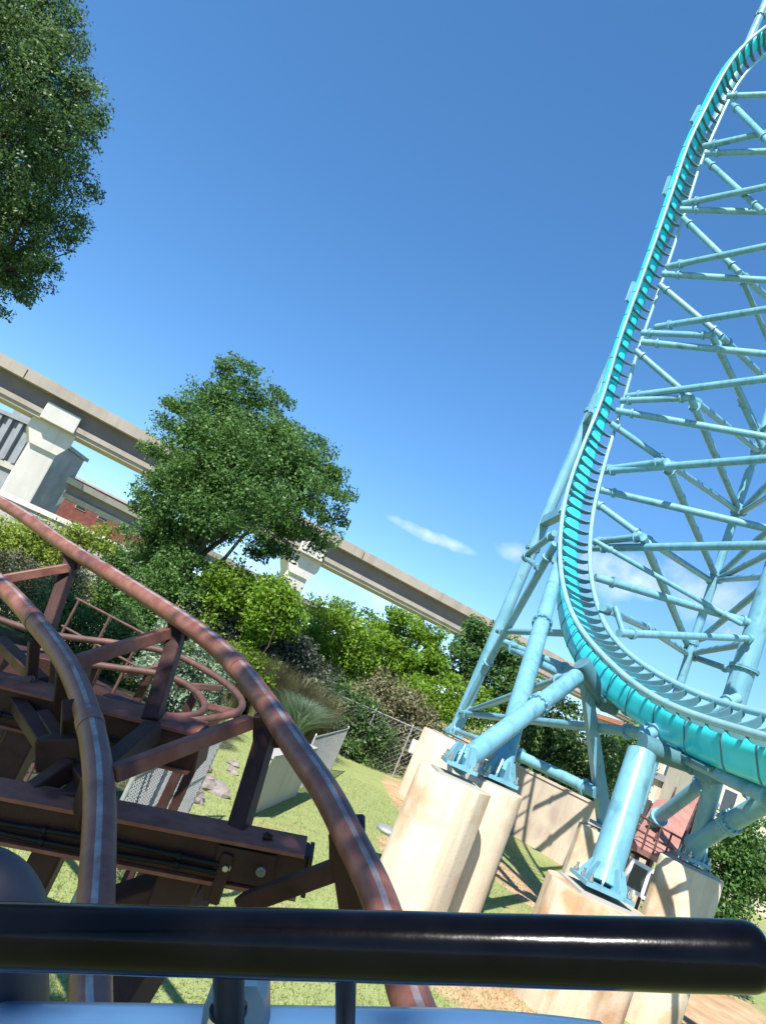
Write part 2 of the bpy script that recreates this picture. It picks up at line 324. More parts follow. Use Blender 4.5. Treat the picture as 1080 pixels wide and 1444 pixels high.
# ------------------------------------------------------------------ far viaduct, buildings, walls
def viaduct(name, A, B, z0, z1, halfw, ext, label):
    """guideway deck from A to B (plan points); top slab, recessed web with slab shade in its colour, lower flange"""
    A, B = np.array([*A, 0.]), np.array([*B, 0.]); X = unit(B - A); A2, B2 = A - X * ext[0], B + X * ext[1]
    Y = np.cross([0, 0, 1.], X)
    t = thing(name, (A2 + B2) / 2 + np.array([0, 0, z0]), label, 'viaduct')
    hgt = z1 - z0; mid = (A2 + B2) / 2; hl = np.linalg.norm(B2 - A2) / 2; Zv = np.array([0, 0, 1.])
    def strip(lo, hi, w, nm, mt):
        m = MB(); m.box(mid + Zv * (z0 + hgt * (lo + hi) / 2), (X, Y, Zv), (hl, w, hgt * (hi - lo) / 2)); return m.build(nm, mt, t)
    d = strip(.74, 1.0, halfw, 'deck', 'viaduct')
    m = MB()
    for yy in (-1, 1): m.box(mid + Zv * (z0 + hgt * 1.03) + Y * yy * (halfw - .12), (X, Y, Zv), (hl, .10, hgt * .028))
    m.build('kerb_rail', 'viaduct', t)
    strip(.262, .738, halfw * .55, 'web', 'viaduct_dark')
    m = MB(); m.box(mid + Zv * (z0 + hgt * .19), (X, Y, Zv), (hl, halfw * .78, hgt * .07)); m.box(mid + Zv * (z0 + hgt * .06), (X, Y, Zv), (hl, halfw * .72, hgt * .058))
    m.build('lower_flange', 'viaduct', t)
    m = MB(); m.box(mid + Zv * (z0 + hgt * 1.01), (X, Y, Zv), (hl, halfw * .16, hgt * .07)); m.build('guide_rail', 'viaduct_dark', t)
    for k in range(-6, 7):
        m = MB(); m.box(mid + X * (k * 13.0) + Zv * (z0 + hgt * .872), (X, Y, Zv), (.035, halfw + .004, hgt * .124)); m.build('expansion_joint', 'dark', t) if abs(k * 13.0) < hl else None
    return X, Y
# nearer viaduct: deck edge from pixel survey
zc0, zc1 = None, None
pA = P(60, 541, 41.0); pB = P(655, 866, 53.0)
ztop = (P(60, 541, 41.0)[2] + P(655, 866, 53.0)[2]) / 2
def hplane(x, y, z): v = ray(x, y); return EYE + (z - EYE_H) / v[2] * v
VZ1, VZ0 = 11.3, 9.1
vA, vB = hplane(40, 528, VZ1), hplane(640, 852, VZ1)
VX, VY = viaduct('viaduct', vA[:2], vB[:2], VZ0, VZ1, 1.6, (45, 60), 'long pale concrete guideway crossing behind the big tree, the nearer and higher of two')
def pier(c, zt, w, d, X, label, group, wide=1.0, zb=0):
    c = np.array([c[0], c[1], 0.]); Y = np.cross([0, 0, 1.], X); Zv = np.array([0, 0, 1.])
    t = thing('bridge_pier', c, label, 'pier', group)
    m = MB(); m.box(c + Zv * (zt - 1.5 - .2) / 2, (X, Y, Zv), (w / 2, d / 2, (zt - 1.5) / 2 + .1), bevel=.08); m.build('shaft', 'white_concrete', t)
    m = MB(); hw, hw2 = w / 2, w * .78 * wide
    loop = [(-hw, zt - 1.6), (hw, zt - 1.6), (hw2, zt - .75), (hw2, zt), (-hw2, zt), (-hw2, zt - .75)]
    m.extrude([c + X * q[0] - Y * (d * .62) + Zv * q[1] for q in loop], Y * d * 1.24); m.build('cap', 'white_concrete', t)
    m = MB(); 
    m.box(c + Zv * (zt + .55), (X, Y, Zv), (hw * 1.25, 1.32, .55), bevel=.04)
    m.build('bearing_block', 'white_concrete', t)
def on_line(x, y, zz):
    return hplane(x, y, zz)
p1 = hplane(75, 606, VZ0 - .2); p2 = hplane(440, 790, VZ0 - .2)
for q, lab in ((p1, 'broad white concrete pier at the left holding up the nearer guideway'), (p2, 'white concrete pier showing right of the big tree under the nearer guideway')):
    # put the pier on the deck's centre line
    s = np.dot(q[:2] - vA[:2], VX[:2]); c = vA[:2] + VX[:2] * s + VY[:2] * 0
    pier(c, VZ0 + .05, 1.7, 1.3, VX, lab, 'piers of the near guideway')
# recessed end blocks where the girder sits
# farther viaduct and its piers
FZ1, FZ0 = 11.0, 8.2
fA, fB = hplane(58, 655, FZ1), hplane(430, 846, FZ1)
FX, FY = viaduct('viaduct', fA[:2], fB[:2], FZ0, FZ1, 1.8, (60, 170), 'second concrete guideway farther off, seen below the first between its piers')
for px, py, lab in ((110, 700, 'small white pier of the farther guideway in front of the brick building'), (205, 742, 'slim white pier of the farther guideway beside the big tree'), (300, 800, 'slim white pier of the farther guideway seen under the big tree crown')):
    q = hplane(px, py, FZ0); s = np.dot(q[:2] - fA[:2], FX[:2]); pier(fA[:2] + FX[:2] * s, FZ0 + .05, 2.2, 2.2, FX, lab, 'piers of the far guideway')

def facade(name, A, B, z0, z1, depth, label, wall, rows, cols, wmat='glass', roof='viaduct', wfrac=.55, hfrac=.55, win='window'):
    A, B = np.array([*A, 0.]), np.array([*B, 0.]); X = unit(B - A); Y = np.array([-X[1], X[0], 0]); Zv = np.array([0, 0, 1.])
    if np.dot(Y[:2], ((A + B) / 2)[:2]) < 0: Y = -Y
    L = np.linalg.norm(B - A); t = thing(name, (A + B) / 2, label, 'building')
    m = MB(); m.box((A + B) / 2 + Y * depth / 2 + Zv * (z0 + z1) / 2, (X, Y, Zv), (L / 2, depth / 2, (z1 - z0) / 2)); m.build('wall', wall, t)
    m = MB(); m.box((A + B) / 2 + Y * depth / 2 + Zv * (z1 + .2), (X, Y, Zv), (L / 2 + .3, depth / 2 + .3, .198)); m.build('roof', roof, t)
    cw, ch = L / cols, (z1 - z0) / rows
    for r in range(rows):
        for c in range(cols):
            ce = A + X * (c + .5) * cw + Zv * (z0 + (r + .5) * ch) - Y * .03
            fr = MB(); fr.box(ce, (X, Y, Zv), (cw * wfrac / 2 + .08, .05, ch * hfrac / 2 + .08)); f_ = fr.build(win, 'white_concrete', t)
            pn = MB(); pn.box(ce - Y * .035, (X, Y, Zv), (cw * wfrac / 2, .03, ch * hfrac / 2)); pn.build('pane', wmat, f_)
    return t
# red brick building beyond the far viaduct
bA, bB = P(-30, 700, 120), P(205, 790, 140)
facade('brick_building', bA[:2], bB[:2], 0, 13.2, 15, 'red brick building with pale bands beyond the farther guideway', 'brick', 2, 7, 'glass', 'white_concrete', .4, .35)
# grey clad building far left
t = thing('office_building', (*P(-20, 720, 95)[:2], 0), 'grey building with upright fins at the left edge behind the broad pier', 'building')
cA, cB = P(-130, 640, 95), P(40, 640, 95); X = unit((cB - cA) * [1, 1, 0]); Y = np.array([-X[1], X[0], 0]); Zv = np.array([0, 0, 1.]); zc = P(20, 590, 95)[2]
mid = (cA + cB) / 2 * [1, 1, 0]
m = MB(); m.box(mid + Y * 6 + Zv * (zc - .1) / 2, (X, Y, Zv), (8, 6, zc / 2)); m.build('wall', 'cladding', t)
for k in range(11):
    m = MB(); m.box(mid + X * (-7.6 + k * 1.52) - Y * .3 + Zv * (zc - 2.6), (X, Y, Zv), (.28, .3, 2.6)); m.build('fin', 'cladding', t)
m = MB(); m.box(mid + Y * 5.8 + Zv * (zc + .25), (X, Y, Zv), (8.4, 6.6, .25)); m.build('roof', 'cladding', t)
m = MB(); m.box(mid - Y * .16 + Zv * (zc - 5.7), (X, Y, Zv), (8.2, .25, .4)); m.build('ledge', 'grey_wall', t)
m = MB(); m.box(mid + X * 4 + Y * 4 + Zv * (zc + 1.4), (X, Y, Zv), (2.5, 2.5, .9)); m.build('roof_plant', 'cladding', t)

# embankment retaining wall at the left
wA, wB = P(-140, 655, 33), P(215, 795, 36)
X = unit((wB - wA) * [1, 1, 0]); Y = np.array([-X[1], X[0], 0]); zt = 3.75
t = thing('retaining_wall', (*((wA + wB) / 2)[:2], 0), 'long weathered grey retaining wall with pale coping below the guideways', 'wall')
mid = (wA + wB) / 2 * [1, 1, 0]; hl = np.linalg.norm((wB - wA)[:2]) / 2
m = MB(); m.box(mid + Zv * zt / 2, (X, Y, Zv), (hl, .25, zt / 2)); m.build('wall', 'grey_wall', t)
m = MB(); m.box(mid + Zv * (zt + .12), (X, Y, Zv), (hl + .1, .34, .118)); m.build('coping', 'white_concrete', t)

# pale wall behind the blue coaster
wl_a, wl_b = np.array([6.3, 34.0, 0]), np.array([11.8, 23.5, 0]); X = unit(wl_b - wl_a); Y = np.array([-X[1], X[0], 0])
t = thing('garden_wall', (wl_a + wl_b) / 2, 'plain pinkish beige wall running behind the concrete footings', 'wall')
m = MB(); m.box((wl_a + wl_b) / 2 + Zv * 1.12, (X, Y, Zv), (np.linalg.norm(wl_b - wl_a) / 2, .15, 1.12)); m.build('wall', 'pink_wall', t)
m = MB(); m.box((wl_a + wl_b) / 2 + Zv * 2.28, (X, Y, Zv), (np.linalg.norm(wl_b - wl_a) / 2 + .03, .19, .04)); m.build('coping', 'pink_wall', t)

# ------------------------------------------------------------------ vegetation
def leaves(centers, radii, count, size, flat=0.5, shell=.55, droop=0.0, clump=None, narrow=.5, spread=1.):
    count = int(count)
    """leaf quads spread through a union of blobs; returns verts, faces"""
    centers = np.asarray(centers, float); radii = np.asarray(radii, float)
    if radii.ndim == 1: radii = np.repeat(radii[:, None], 3, 1)
    vol = radii.prod(1) ** (2 / 3); pr = vol / vol.sum()
    ncl = clump or max(8, count // 110)
    idx = RNG.choice(len(centers), ncl, p=pr); dr = RNG.normal(size=(ncl, 3)); dr /= np.linalg.norm(dr, axis=1)[:, None]
    rr = shell + (1.06 - shell) * RNG.random(ncl) ** .6
    cl = centers[idx] + dr * radii[idx] * rr[:, None]
    cs = radii[idx].mean(1) * (.14 + .24 * RNG.random(ncl)); cs = np.maximum(cs * spread, size * 3.4)
    k = RNG.integers(0, ncl, count); off = np.clip(RNG.normal(size=(count, 3)), -1.35, 1.35) * cs[k][:, None] * [1, 1, .62]
    pos = cl[k] + off
    out = unit_rows(dr[k] * .6 + RNG.normal(size=(count, 3)) * .75 + [0, 0, .45])
    a = unit_rows(np.cross(out, RNG.normal(size=(count, 3)))); a[:, 2] -= droop; a = unit_rows(a); bt = unit_rows(np.cross(out, a))
    s = size * (.65 + .7 * RNG.random(count))[:, None]
    v = np.empty((count, 4, 3)); v[:, 0] = pos - a * s; v[:, 1] = pos + bt * s * narrow - out * s * .12; v[:, 2] = pos + a * s; v[:, 3] = pos - bt * s * narrow - out * s * .12
    return v.reshape(-1, 3)
def unit_rows(v): return v / np.maximum(1e-9, np.linalg.norm(v, axis=1))[:, None]
def quads_object(name, v, material, parent=None, loc=None, kind=None):
    og = ORIGIN[parent.name] if parent is not None else (np.zeros(3) if loc is None else np.asarray(loc, float))
    nq = len(v) // 4; me = bpy.data.meshes.new(name); me.vertices.add(nq * 4); me.vertices.foreach_set('co', (v - og).astype(np.float32).ravel())
    me.loops.add(nq * 4); me.loops.foreach_set('vertex_index', np.arange(nq * 4, dtype=np.int32)); me.polygons.add(nq)
    me.polygons.foreach_set('loop_start', np.arange(0, nq * 4, 4, dtype=np.int32)); me.polygons.foreach_set('loop_total', np.full(nq, 4, dtype=np.int32))
    me.materials.append(M[material]); me.update(calc_edges=True); me.validate()
    o = bpy.data.objects.new(name, me); COL.objects.link(o)
    if parent is not None: o.parent = parent
    elif loc is not None: o.location = Vector(loc)
    ORIGIN[o.name] = og
    if kind: o['kind'] = kind
    return o
def plant(name, cat, base, blobs, material, count, size, label, group=None, trunk=.12, shell=.5, droop=0., narrow=.5, stems=5):
    base = np.asarray(base, float); t = thing(name, base, label, cat, group)
    c = np.array([q[0] for q in blobs]); r = np.array([q[1] for q in blobs])
    quads_object('crown' if 'tree' in name else 'foliage', leaves(c, r, count, size, shell=shell, droop=droop, narrow=narrow, clump=int(count / (60 if 'tree' not in name else 210 if name != 'shade_tree' else 90)), spread=.55 if name == 'shade_tree' else 1.), material, t)
    tb = MB(); top = c.mean(0); top_h = base + (top - base) * .62
    pts = spline([base - [0, 0, .1], base + (top_h - base) * .4 + RNG.normal(size=3) * trunk * .8, top_h], n=8); tb.path(pts, np.linspace(trunk, trunk * .6, 8), 10)
    for k in range(min(len(c), 14)):
        st = pts[4 + k % 4]; tip = st + (c[k] - st) * .95; mid_ = (st + tip) / 2 + RNG.normal(size=3) * .12 * np.linalg.norm(tip - st) * .5
        pp = spline([st, mid_, tip], n=7); tb.path(pp, np.linspace(trunk * .5, trunk * .1, 7), 6)
        for _ in range(3):
            tip2 = tip + RNG.normal(size=3) * np.mean(r[k]) * .45; q0 = pp[4]; tb.path(np.array([q0, (q0 + tip2) / 2 + RNG.normal(size=3) * .05, tip2]), [trunk * .16, trunk * .1, trunk * .05], 5)
    tb.build('trunk' if 'tree' in name else 'stem', 'bark', t)
    return t
def pblobs(items, d, jit=.12):
    out = []
    for q in items:
        x, y, r = q[:3]; dd = d + (q[3] if len(q) > 3 else 0)
        rad = r / FOC * dd; out.append((P(x, y, dd + RNG.normal() * rad * jit), rad))
    return out
# the big tree, thirty metres off
bl = pblobs([(330, 555, 44, 0), (295, 580, 42, -.6), (360, 570, 30, .3), (262, 600, 30, .5), (350, 625, 58, -1.2), (410, 640, 46, -.4), (440, 670, 42, .2), (465, 690, 30, 0), (395, 690, 62, -1.8),
             (300, 660, 62, -1.6), (248, 672, 42, -.4), (226, 702, 34, .2), (270, 715, 56, -1.0), (330, 715, 58, -2.0), (430, 730, 42, -.4), (385, 750, 38, .4), (205, 735, 30, 0), (245, 750, 32, .6), (375, 775, 22, .4), (330, 690, 66, 1.6), (375, 640, 55, 1.5), (290, 620, 60, 1.2), (330, 525, 22, 0), (385, 545, 18, .2), (392, 572, 16, 0), (235, 765, 34, 0), (270, 778, 26, 0), (205, 770, 26, .3), (250, 570, 16, 0), (243, 560, 8, 0), (455, 640, 14, 0), (478, 668, 16, 0), (488, 700, 12, 0), (475, 730, 16, .2), (450, 757, 14, 0), (196, 690, 14, 0), (222, 640, 18, 0), (355, 790, 16, 0), (375, 795, 12, 0), (300, 520, 14, 0), (360, 515, 10, 0), (440, 625, 14, 0)], 29.0)
tb_ = hplane(215, 930, 0); base = np.array([*P(318, 690, 29)[:2], 0])
plant('broadleaf_tree', 'tree', base, bl, 'leaf_mid', 110000, .066, 'tall dark green tree standing alone in front of the guideway', trunk=.26, shell=.35)
# the near tree at the upper left
bl = pblobs([(20, 20, 95, 0), (60, 60, 75, 0), (80, 105, 46, 0), (40, 130, 95, -.6), (92, 178, 44, .2), (62, 215, 52, -.3), (10, 220, 105, -.5), (60, 275, 62, .2), (85, 315, 35, .3), (30, 330, 65, -.2), (35, 380, 42, .2), (-10, 390, 55, .2), (-60, 100, 150, .8), (-80, 260, 150, .8), (-120, 160, 160, -1), (128, 82, 14, .2), (140, 168, 13, 0), (128, 120, 9, 0), (122, 262, 13, .2), (118, 328, 12, 0), (98, 365, 14, .1), (62, 402, 15, 0), (40, 420, 10, 0), (60, 15, 45, .2), (-40, -40, 120, 0), (10, 408, 22, 0), (105, 150, 34, .4), (50, 170, 60, .5)], 16.0)
base = np.array([*P(-140, 330, 16.6)[:2], 0])
plant('shade_tree', 'tree', base, bl, 'leaf_dark', 130000, .040, 'leafy tree hanging into the upper left corner of the view', trunk=.24, shell=.45, droop=.35)

def shade_tree(base, top, rad, n_, lab):
    base, top = np.array(base, float), np.array(top, float); bl = [(top, rad * .75)]
    for k in range(13):
        a = k * 2.4; q = math.sqrt((k + .5) / 13) * .8; bl.append((top + np.array([math.cos(a) * q, math.sin(a) * q, .35 * math.sin(k * 1.7)]) * rad, rad * (.42 + .14 * math.sin(k * 2.9))))
    plant('shade_tree', 'tree', base, bl, 'leaf_mid', n_, .10, lab, trunk=.2, shell=.2)
S_ = np.array([math.sin(SUN_AZ) * math.cos(SUN_EL), math.cos(SUN_AZ) * math.cos(SUN_EL), math.sin(SUN_EL)])
tp = np.array([-1.4, 3.1, 1.8]) + S_ * 11.0  # unseen tree added along the sun line to shade the red track
shade_tree((tp[0] - .8, tp[1] - .6, 0), tp, 1.8, 36000, 'unseen leafy tree behind the car, added to shade the red track')
VEG = [
 # name, base px, depth, blobs, material, count, leaf size, label
 ('shrub', 29, [(40, 775, 30), (0, 790, 28), (90, 790, 24), (20, 770, 34), (60, 760, 30), (-20, 745, 34), (105, 765, 24, -1), (140, 765, 22, -1)], 'leaf_yellow', 14000, .075, 'pale yellow green shrub under the grey retaining wall at the left'),
 ('shrub', 31, [(165, 790, 28), (200, 800, 36), (160, 825, 30), (235, 790, 34), (190, 840, 30)], 'leaf_mid', 9000, .08, 'dark green shrub just left of the big tree foot'),
 ('shrub', 27, [(225, 820, 34), (250, 800, 32), (205, 850, 28), (260, 840, 30), (285, 815, 26)], 'leaf_mid', 9000, .07, 'mid green loose shrub below the big tree crown'),
 ('shrub', 26.5, [(325, 815, 26), (345, 840, 28), (315, 850, 26), (300, 830, 22)], 'leaf_bright', 7000, .075, 'small bright green bush in the gap under the big tree'),
 ('shrub', 26, [(385, 845, 30), (375, 870, 32), (405, 870, 28), (360, 880, 22), (395, 830, 18)], 'leaf_bright', 9000, .075, 'rounded lime green bush at the foot of the right guideway pier'),
 ('shrub', 33, [(440, 880, 34), (470, 895, 34), (480, 870, 24), (430, 915, 30), (495, 925, 32), (500, 890, 26)], 'leaf_bright', 12000, .085, 'wide bright green bush right of the lime bush behind the dark thicket'),
 ('bushy_tree', 35, [(520, 895, 30), (550, 880, 26), (570, 895, 36), (540, 930, 40), (590, 925, 36), (610, 905, 22), (560, 960, 36), (605, 960, 34)], 'leaf_bright', 20000, .09, 'bushy bright green tree in the middle of the row behind the fence'),
 ('bushy_tree', 37, [(680, 885, 22), (660, 905, 28), (695, 920, 36), (655, 940, 30), (700, 960, 40), (650, 975, 36), (730, 950, 36), (725, 990, 36)], 'leaf_mid', 18000, .09, 'mid green bushy tree seen through the blue columns at the right of the row'),
 ('shrub', 33, [(610, 985, 34), (640, 1000, 26), (580, 985, 30), (670, 1000, 30)], 'leaf_bright', 8000, .085, 'low green bush between the fence and the row of bushy trees'),
 ('shrub', 27, [(330, 880, 34), (300, 905, 34), (360, 920, 38), (400, 930, 40), (345, 960, 36), (440, 960, 36), (420, 990, 30), (290, 860, 24)], 'leaf_grey', 18000, .085, 'dark grey green thicket behind the red rail'),
 ('shrub', 29, [(470, 985, 34), (505, 1010, 32), (480, 1040, 26), (530, 1040, 26), (450, 1010, 24)], 'leaf_dark', 10000, .08, 'dark shaded bush behind the wire fence corner'),
 ('dry_bush', 31, [(545, 980, 30), (580, 1000, 30), (530, 1010, 26), (600, 1025, 24), (570, 1045, 26), (510, 985, 22)], 'twig', 12000, .07, 'dry brown twiggy bush behind the wire fence'),
 ('shrub', 30, [(770, 1050, 34), (800, 1080, 34), (750, 1035, 28), (790, 1020, 30), (840, 1060, 30), (830, 1110, 24)], 'leaf_dark', 12000, .09, 'dark leafy shrub behind the pinkish wall and the blue columns'),
 ('shrub', 38, [(860, 1060, 30), (880, 1090, 30), (850, 1090, 26), (900, 1050, 24)], 'leaf_mid', 8000, .1, 'green shrub behind the thick blue footing column'),
 ('shrub', 17, [(1030, 1180, 34), (1050, 1215, 40), (1015, 1220, 34), (1060, 1170, 28), (1040, 1250, 32), (1075, 1240, 28)], 'leaf_mid', 9000, .055, 'glossy round shrub beside the far right concrete footing'),
 ('shrub', 22, [(150, 900, 26), (110, 880, 28), (170, 880, 24), (190, 910, 26), (80, 850, 26)], 'leaf_dark', 7000, .06, 'dark low shrub behind the rusty handrail'),
 ('dry_bush', 24, [(60, 830, 28), (20, 810, 30), (100, 820, 26), (-20, 800, 30)], 'twig', 8000, .06, 'brown brushy scrub behind the left end of the red rail'),
 ('shrub', 21, [(265, 920, 26), (240, 890, 26), (285, 945, 22), (250, 945, 22), (310, 960, 18)], 'leaf_silver', 6000, .055, 'pale scrubby bush beyond the lower red track'),
]
for (nm, d, items, mt, cnt, sz, lab) in VEG:
    bl = pblobs(items, d); c = np.mean([q[0] for q in bl], 0); base = np.array([c[0], c[1], 0.])
    # foliage reaches down to the ground
    low = [(np.array([q[0][0], q[0][1], max(.3, q[0][2] * .42)]), q[1] * .95) for q in bl if q[0][2] > .8]
    tree_ = 'tree' in nm
    plant(nm, 'tree' if tree_ else 'bush', base, bl + ([] if tree_ else low), mt, cnt * (1.3 if tree_ else 2.0), sz * .95, lab, 'row of bushes behind the fence' if d > 26 else 'scrub around the red track', trunk=.09 if tree_ else .05, shell=.35)
# ornamental grass clump and reed-like fronds: arching blades
def blades(name, base, n_, h, spread, label, mt='leaf_silver', w=.03, cat='plant'):
    base = np.asarray(base, float); t = thing(name, base, label, cat); vs = []
    for _ in range(n_):
        a = RNG.random() * 2 * math.pi; out = np.array([math.cos(a), math.sin(a), 0]); sp = spread * (.2 + .8 * RNG.random()); hh = h * (.6 + .5 * RNG.random())
        side = np.array([-out[1], out[0], 0]) * w; p0 = base + out * sp * .15; prev = p0
        for k in range(1, 5):
            u = k / 4; q = base + out * (sp * (.15 + .85 * u ** 1.6)) + np.array([0, 0, hh * (u - .32 * u ** 3)])
            w0, w1 = 1 - (k - 1) / 4.4, 1 - k / 4.4
            vs += [prev - side * w0, prev + side * w0, q + side * w1, q - side * w1]; prev = q
    quads_object('foliage', np.array(vs), mt, t); 
    m = MB(); m.tube(base - [0, 0, .05], base + [0, 0, .15], spread * .16, spread * .1, 10); m.build('root_crown', 'bark', t)
    return t
blades('grass_clump', P(415, 1035, 24) * [1, 1, 0] + [0, 0, .4], 1500, 1.8, 1.6, 'pale grey green ornamental grass clump above the low pale wall', 'leaf_silver', .014)
for px_, py_, h_, lb_ in ((350, 935, 3.3, 'tall grey reed clump nearest the red rail, leftmost of its row'), (385, 955, 3.4, 'tall grey reed clump second from the red rail in its row'), (422, 968, 3.2, 'tall grey reed clump third from the red rail in its row'), (455, 985, 2.9, 'tall grey reed clump at the right end of its row by the fence corner')):
    q_ = P(px_, py_, 25.5) * [1, 1, 0]; blades('reed_clump', q_, 1300, h_, 1.5, lb_, 'twig', .016)['group'] = 'row of tall reeds behind the red rail'
blades('palm', P(768, 1050, 33) * [1, 1, 0] + [0, 0, 1.4], 220, 2.2, 1.8, 'feathery palm fronds just behind the pinkish wall', 'leaf_mid', .03)

# distant tree belt closing the horizon
vs = []
for k in range(150):
    az = D2R(-42 + 84 * k / 149); dist = 170 + 30 * RNG.random(); c = np.array([math.sin(az) * dist, math.cos(az) * dist, 0.])
    vs.append((c + [0, 0, 2.5 + RNG.random()], 3.6 + 1.6 * RNG.random()))
belt = quads_object('tree_belt', leaves([q[0] for q in vs], [q[1] for q in vs], 30000, .5, shell=.5), 'leaf_mid', None, (0, 170, 0)); tag(belt, 'far belt of trees along the horizon', 'trees', None, 'stuff')

ZV_ = np.array([0, 0, 1.])
# ------------------------------------------------------------------ fences
def chain_fence(pts, h, label, gap=.14, wire=.006, screen=None, post=.03, name='chain_link_fence', midrail=False, group=None):
    pts = [np.array([p[0], p[1], p[2] if len(p) > 2 else 0.]) for p in pts]; t = thing(name, pts[0], label, 'fence', group); up = np.array([0, 0, 1.])
    for p in pts:
        m = MB(); m.tube(p - up * .1, p + up * (h + .05), post, seg=10); m.tube(p + up * (h + .05), p + up * (h + .09), post * 1.15, post * .4, 10); m.build('post', 'galv', t)
    for a, b_ in zip(pts[:-1], pts[1:]):
        m = MB(); m.tube(a + up * h, b_ + up * h, post * .7, seg=8)
        m.build('top_rail', 'galv', t)
        if midrail: m = MB(); m.tube(a + up * h * .5, b_ + up * h * .5, post * .6, seg=8); m.build('mid_rail', 'galv', t)
        L = np.linalg.norm(b_ - a); X = (b_ - a) / L; nv = np.cross(X, up); m = MB()
        for sgn in (1, -1):
            k = -h
            while k < L:
                s0, s1 = (max(0, k), min(L, k + h)); z0_, z1_ = s0 - k, s1 - k
                if sgn < 0: z0_, z1_ = h - z0_, h - z1_
                if s1 - s0 > .05: m.tube(a + X * s0 + up * max(.03, z0_) + nv * .004 * sgn, a + X * s1 + up * max(.03, z1_) + nv * .004 * sgn, wire, seg=4, caps=False)
                k += gap
        m.build('wire_mesh', 'mesh_wire', t)
        if screen:
            m = MB(); m.box((a + b_) / 2 + up * (h * .48) + nv * .02, (X, nv, up), (L / 2 - .03, .008, h * .45)); m.build('privacy_screen', screen, t)
    return t
chain_fence([G(452, 1055), G(500, 1073), G(553, 1096), G(612, 1120), G(672, 1150)], 2.0, 'silver chain link fence with tall posts along the edge of the lawn', .2, .004, midrail=False)
fa, fb = P(470, 1005, 33) * [1, 1, 0], P(660, 1080, 33) * [1, 1, 0]
chain_fence([fa + (fb - fa) * k / 3 for k in range(4)], 3.0, 'taller chain link fence farther back among the dry bushes', .28, .005)
chain_fence([G(466, 1086), G(410, 1119)], 1.35, 'short chain link panel standing beside the low pale block wall', .1, .0035, None, .025)
lw_a, lw_b = G(412, 1120), G(340, 1150); X = unit(lw_b - lw_a); Y = np.array([-X[1], X[0], 0])
t = thing('block_wall', (lw_a + lw_b) / 2, 'low plain pale wall behind the red rail at the lawn edge', 'wall')
m = MB(); m.box((lw_a + lw_b) / 2 + ZV_ * .55, (X, Y, ZV_), (np.linalg.norm(lw_b - lw_a) / 2, .1, .55)); m.build('wall', 'beige', t)
m = MB(); m.box((lw_a + lw_b) / 2 + ZV_ * 1.13, (X, Y, ZV_), (np.linalg.norm(lw_b - lw_a) / 2 + .03, .13, .029)); m.build('coping', 'grey_wall', t)
chain_fence([G(262, 1152), G(190, 1205), G(95, 1290)], 1.35, 'low chain link fence showing through the red coaster framework', .09, .005, None, .026, 'chain_link_fence', True)
# meter box on the fence
q = G(560, 1094); t = thing('meter_box', q + [0.35, .1, 0], 'small pale utility box on a post by the chain link fence', 'utility box')
m = MB(); m.tube(q + [.35, .1, 0], q + [.35, .1, 1.0], .04); m.build('post', 'galv', t)
m = MB(); m.box(q + [.35, .1, 1.25], np.eye(3), (.3, .14, .28), bevel=.03); bx = m.build('cabinet', 'white_paint', t)
m = MB(); m.box(q + [.35, -.045, 1.25], np.eye(3), (.24, .012, .22)); m.build('door', 'white_concrete', bx)
# rock pile
for k in range(14):
    c = G(282 + RNG.normal() * 30, 1095 + RNG.normal() * 20); s_ = .12 + .2 * RNG.random() ** 2
    m = MB(); nlat, nlon = 7, 10; rings = []
    ph = RNG.random(6) * 6
    for i in range(nlat):
        th = math.pi * (i + .02) / (nlat - 1 + .04); ring = []
        for j in range(nlon):
            a = 2 * math.pi * j / nlon; rad = s_ * (1 + .22 * math.sin(2 * a + ph[0]) + .18 * math.sin(3 * a + ph[1] + th * 2) + .12 * math.cos(2 * th + ph[2] + a))
            ring.append(c + np.array([rad * math.sin(th) * math.cos(a), rad * math.sin(th) * math.sin(a), s_ * .22 + rad * .5 * math.cos(th)]))
        rings.append(ring[::-1])
    o = m.rings(rings, smooth=False).build('boulder', 'rock', None, c); tag(o, 'rough grey pink boulder in the heap behind the red framework', 'rock', 'heap of boulders')

# ------------------------------------------------------------------ blue coaster
ZV = np.array([0, 0, 1.])
CO = thing('roller_coaster', (5.3, 20, 0), 'towering light blue steel coaster with a bright turquoise track curving up a vertical spike', 'roller coaster')
ST = [  # left rail survey: px, py, distance (0 = on the spike plane), twist in degrees
 (1300, 1095, 6.2, -30), (1180, 1068, 7.9, -29), (1080, 1040, 9.5, -28), (960, 1003, 11.5, -25), (900, 970, 13, -18), (855, 930, 14.5, -8), (820, 890, 16.2, 0), (800, 850, 18, 4), (790, 800, 20, 5), (790, 750, 21.5, 6),
 (800, 690, 22.8, 8), (825, 620, 0, 18), (850, 560, 0, 28), (873, 480, 0, 29), (902, 400, 0, 30), (927, 330, 0, 31), (951, 260, 0, 32), (971, 200, 0, 34), (996, 150, 0, 38), (1026, 92, 0, 42), (1064, 48, 0, 46), (1130, 8, 0, 48), (1220, -20, 0, 48)]
GA = .98
pts = []
for x, y, d, tw in ST:
    q = P(x, y, d) if d else at_y(x, y, 23.2 if y == 620 else 23.6); pts.append((*q, tw))
tr = spline(pts, step=.16); tr[:, :3] = smooth_path(tr[:, :3], 30); tr[:, 3] = smooth_path(tr[:, 3], 30)
LR = tr[:, :3]; TT = np.gradient(LR, axis=0); TT = unit_rows(TT); W = []; 
for i in range(len(LR)):
    w0 = np.array([1., 0, 0]); w0 = unit(w0 - TT[i] * np.dot(w0, TT[i])); n0 = np.cross(TT[i], w0); a = D2R(tr[i, 3]); W.append(w0 * math.cos(a) + n0 * math.sin(a))
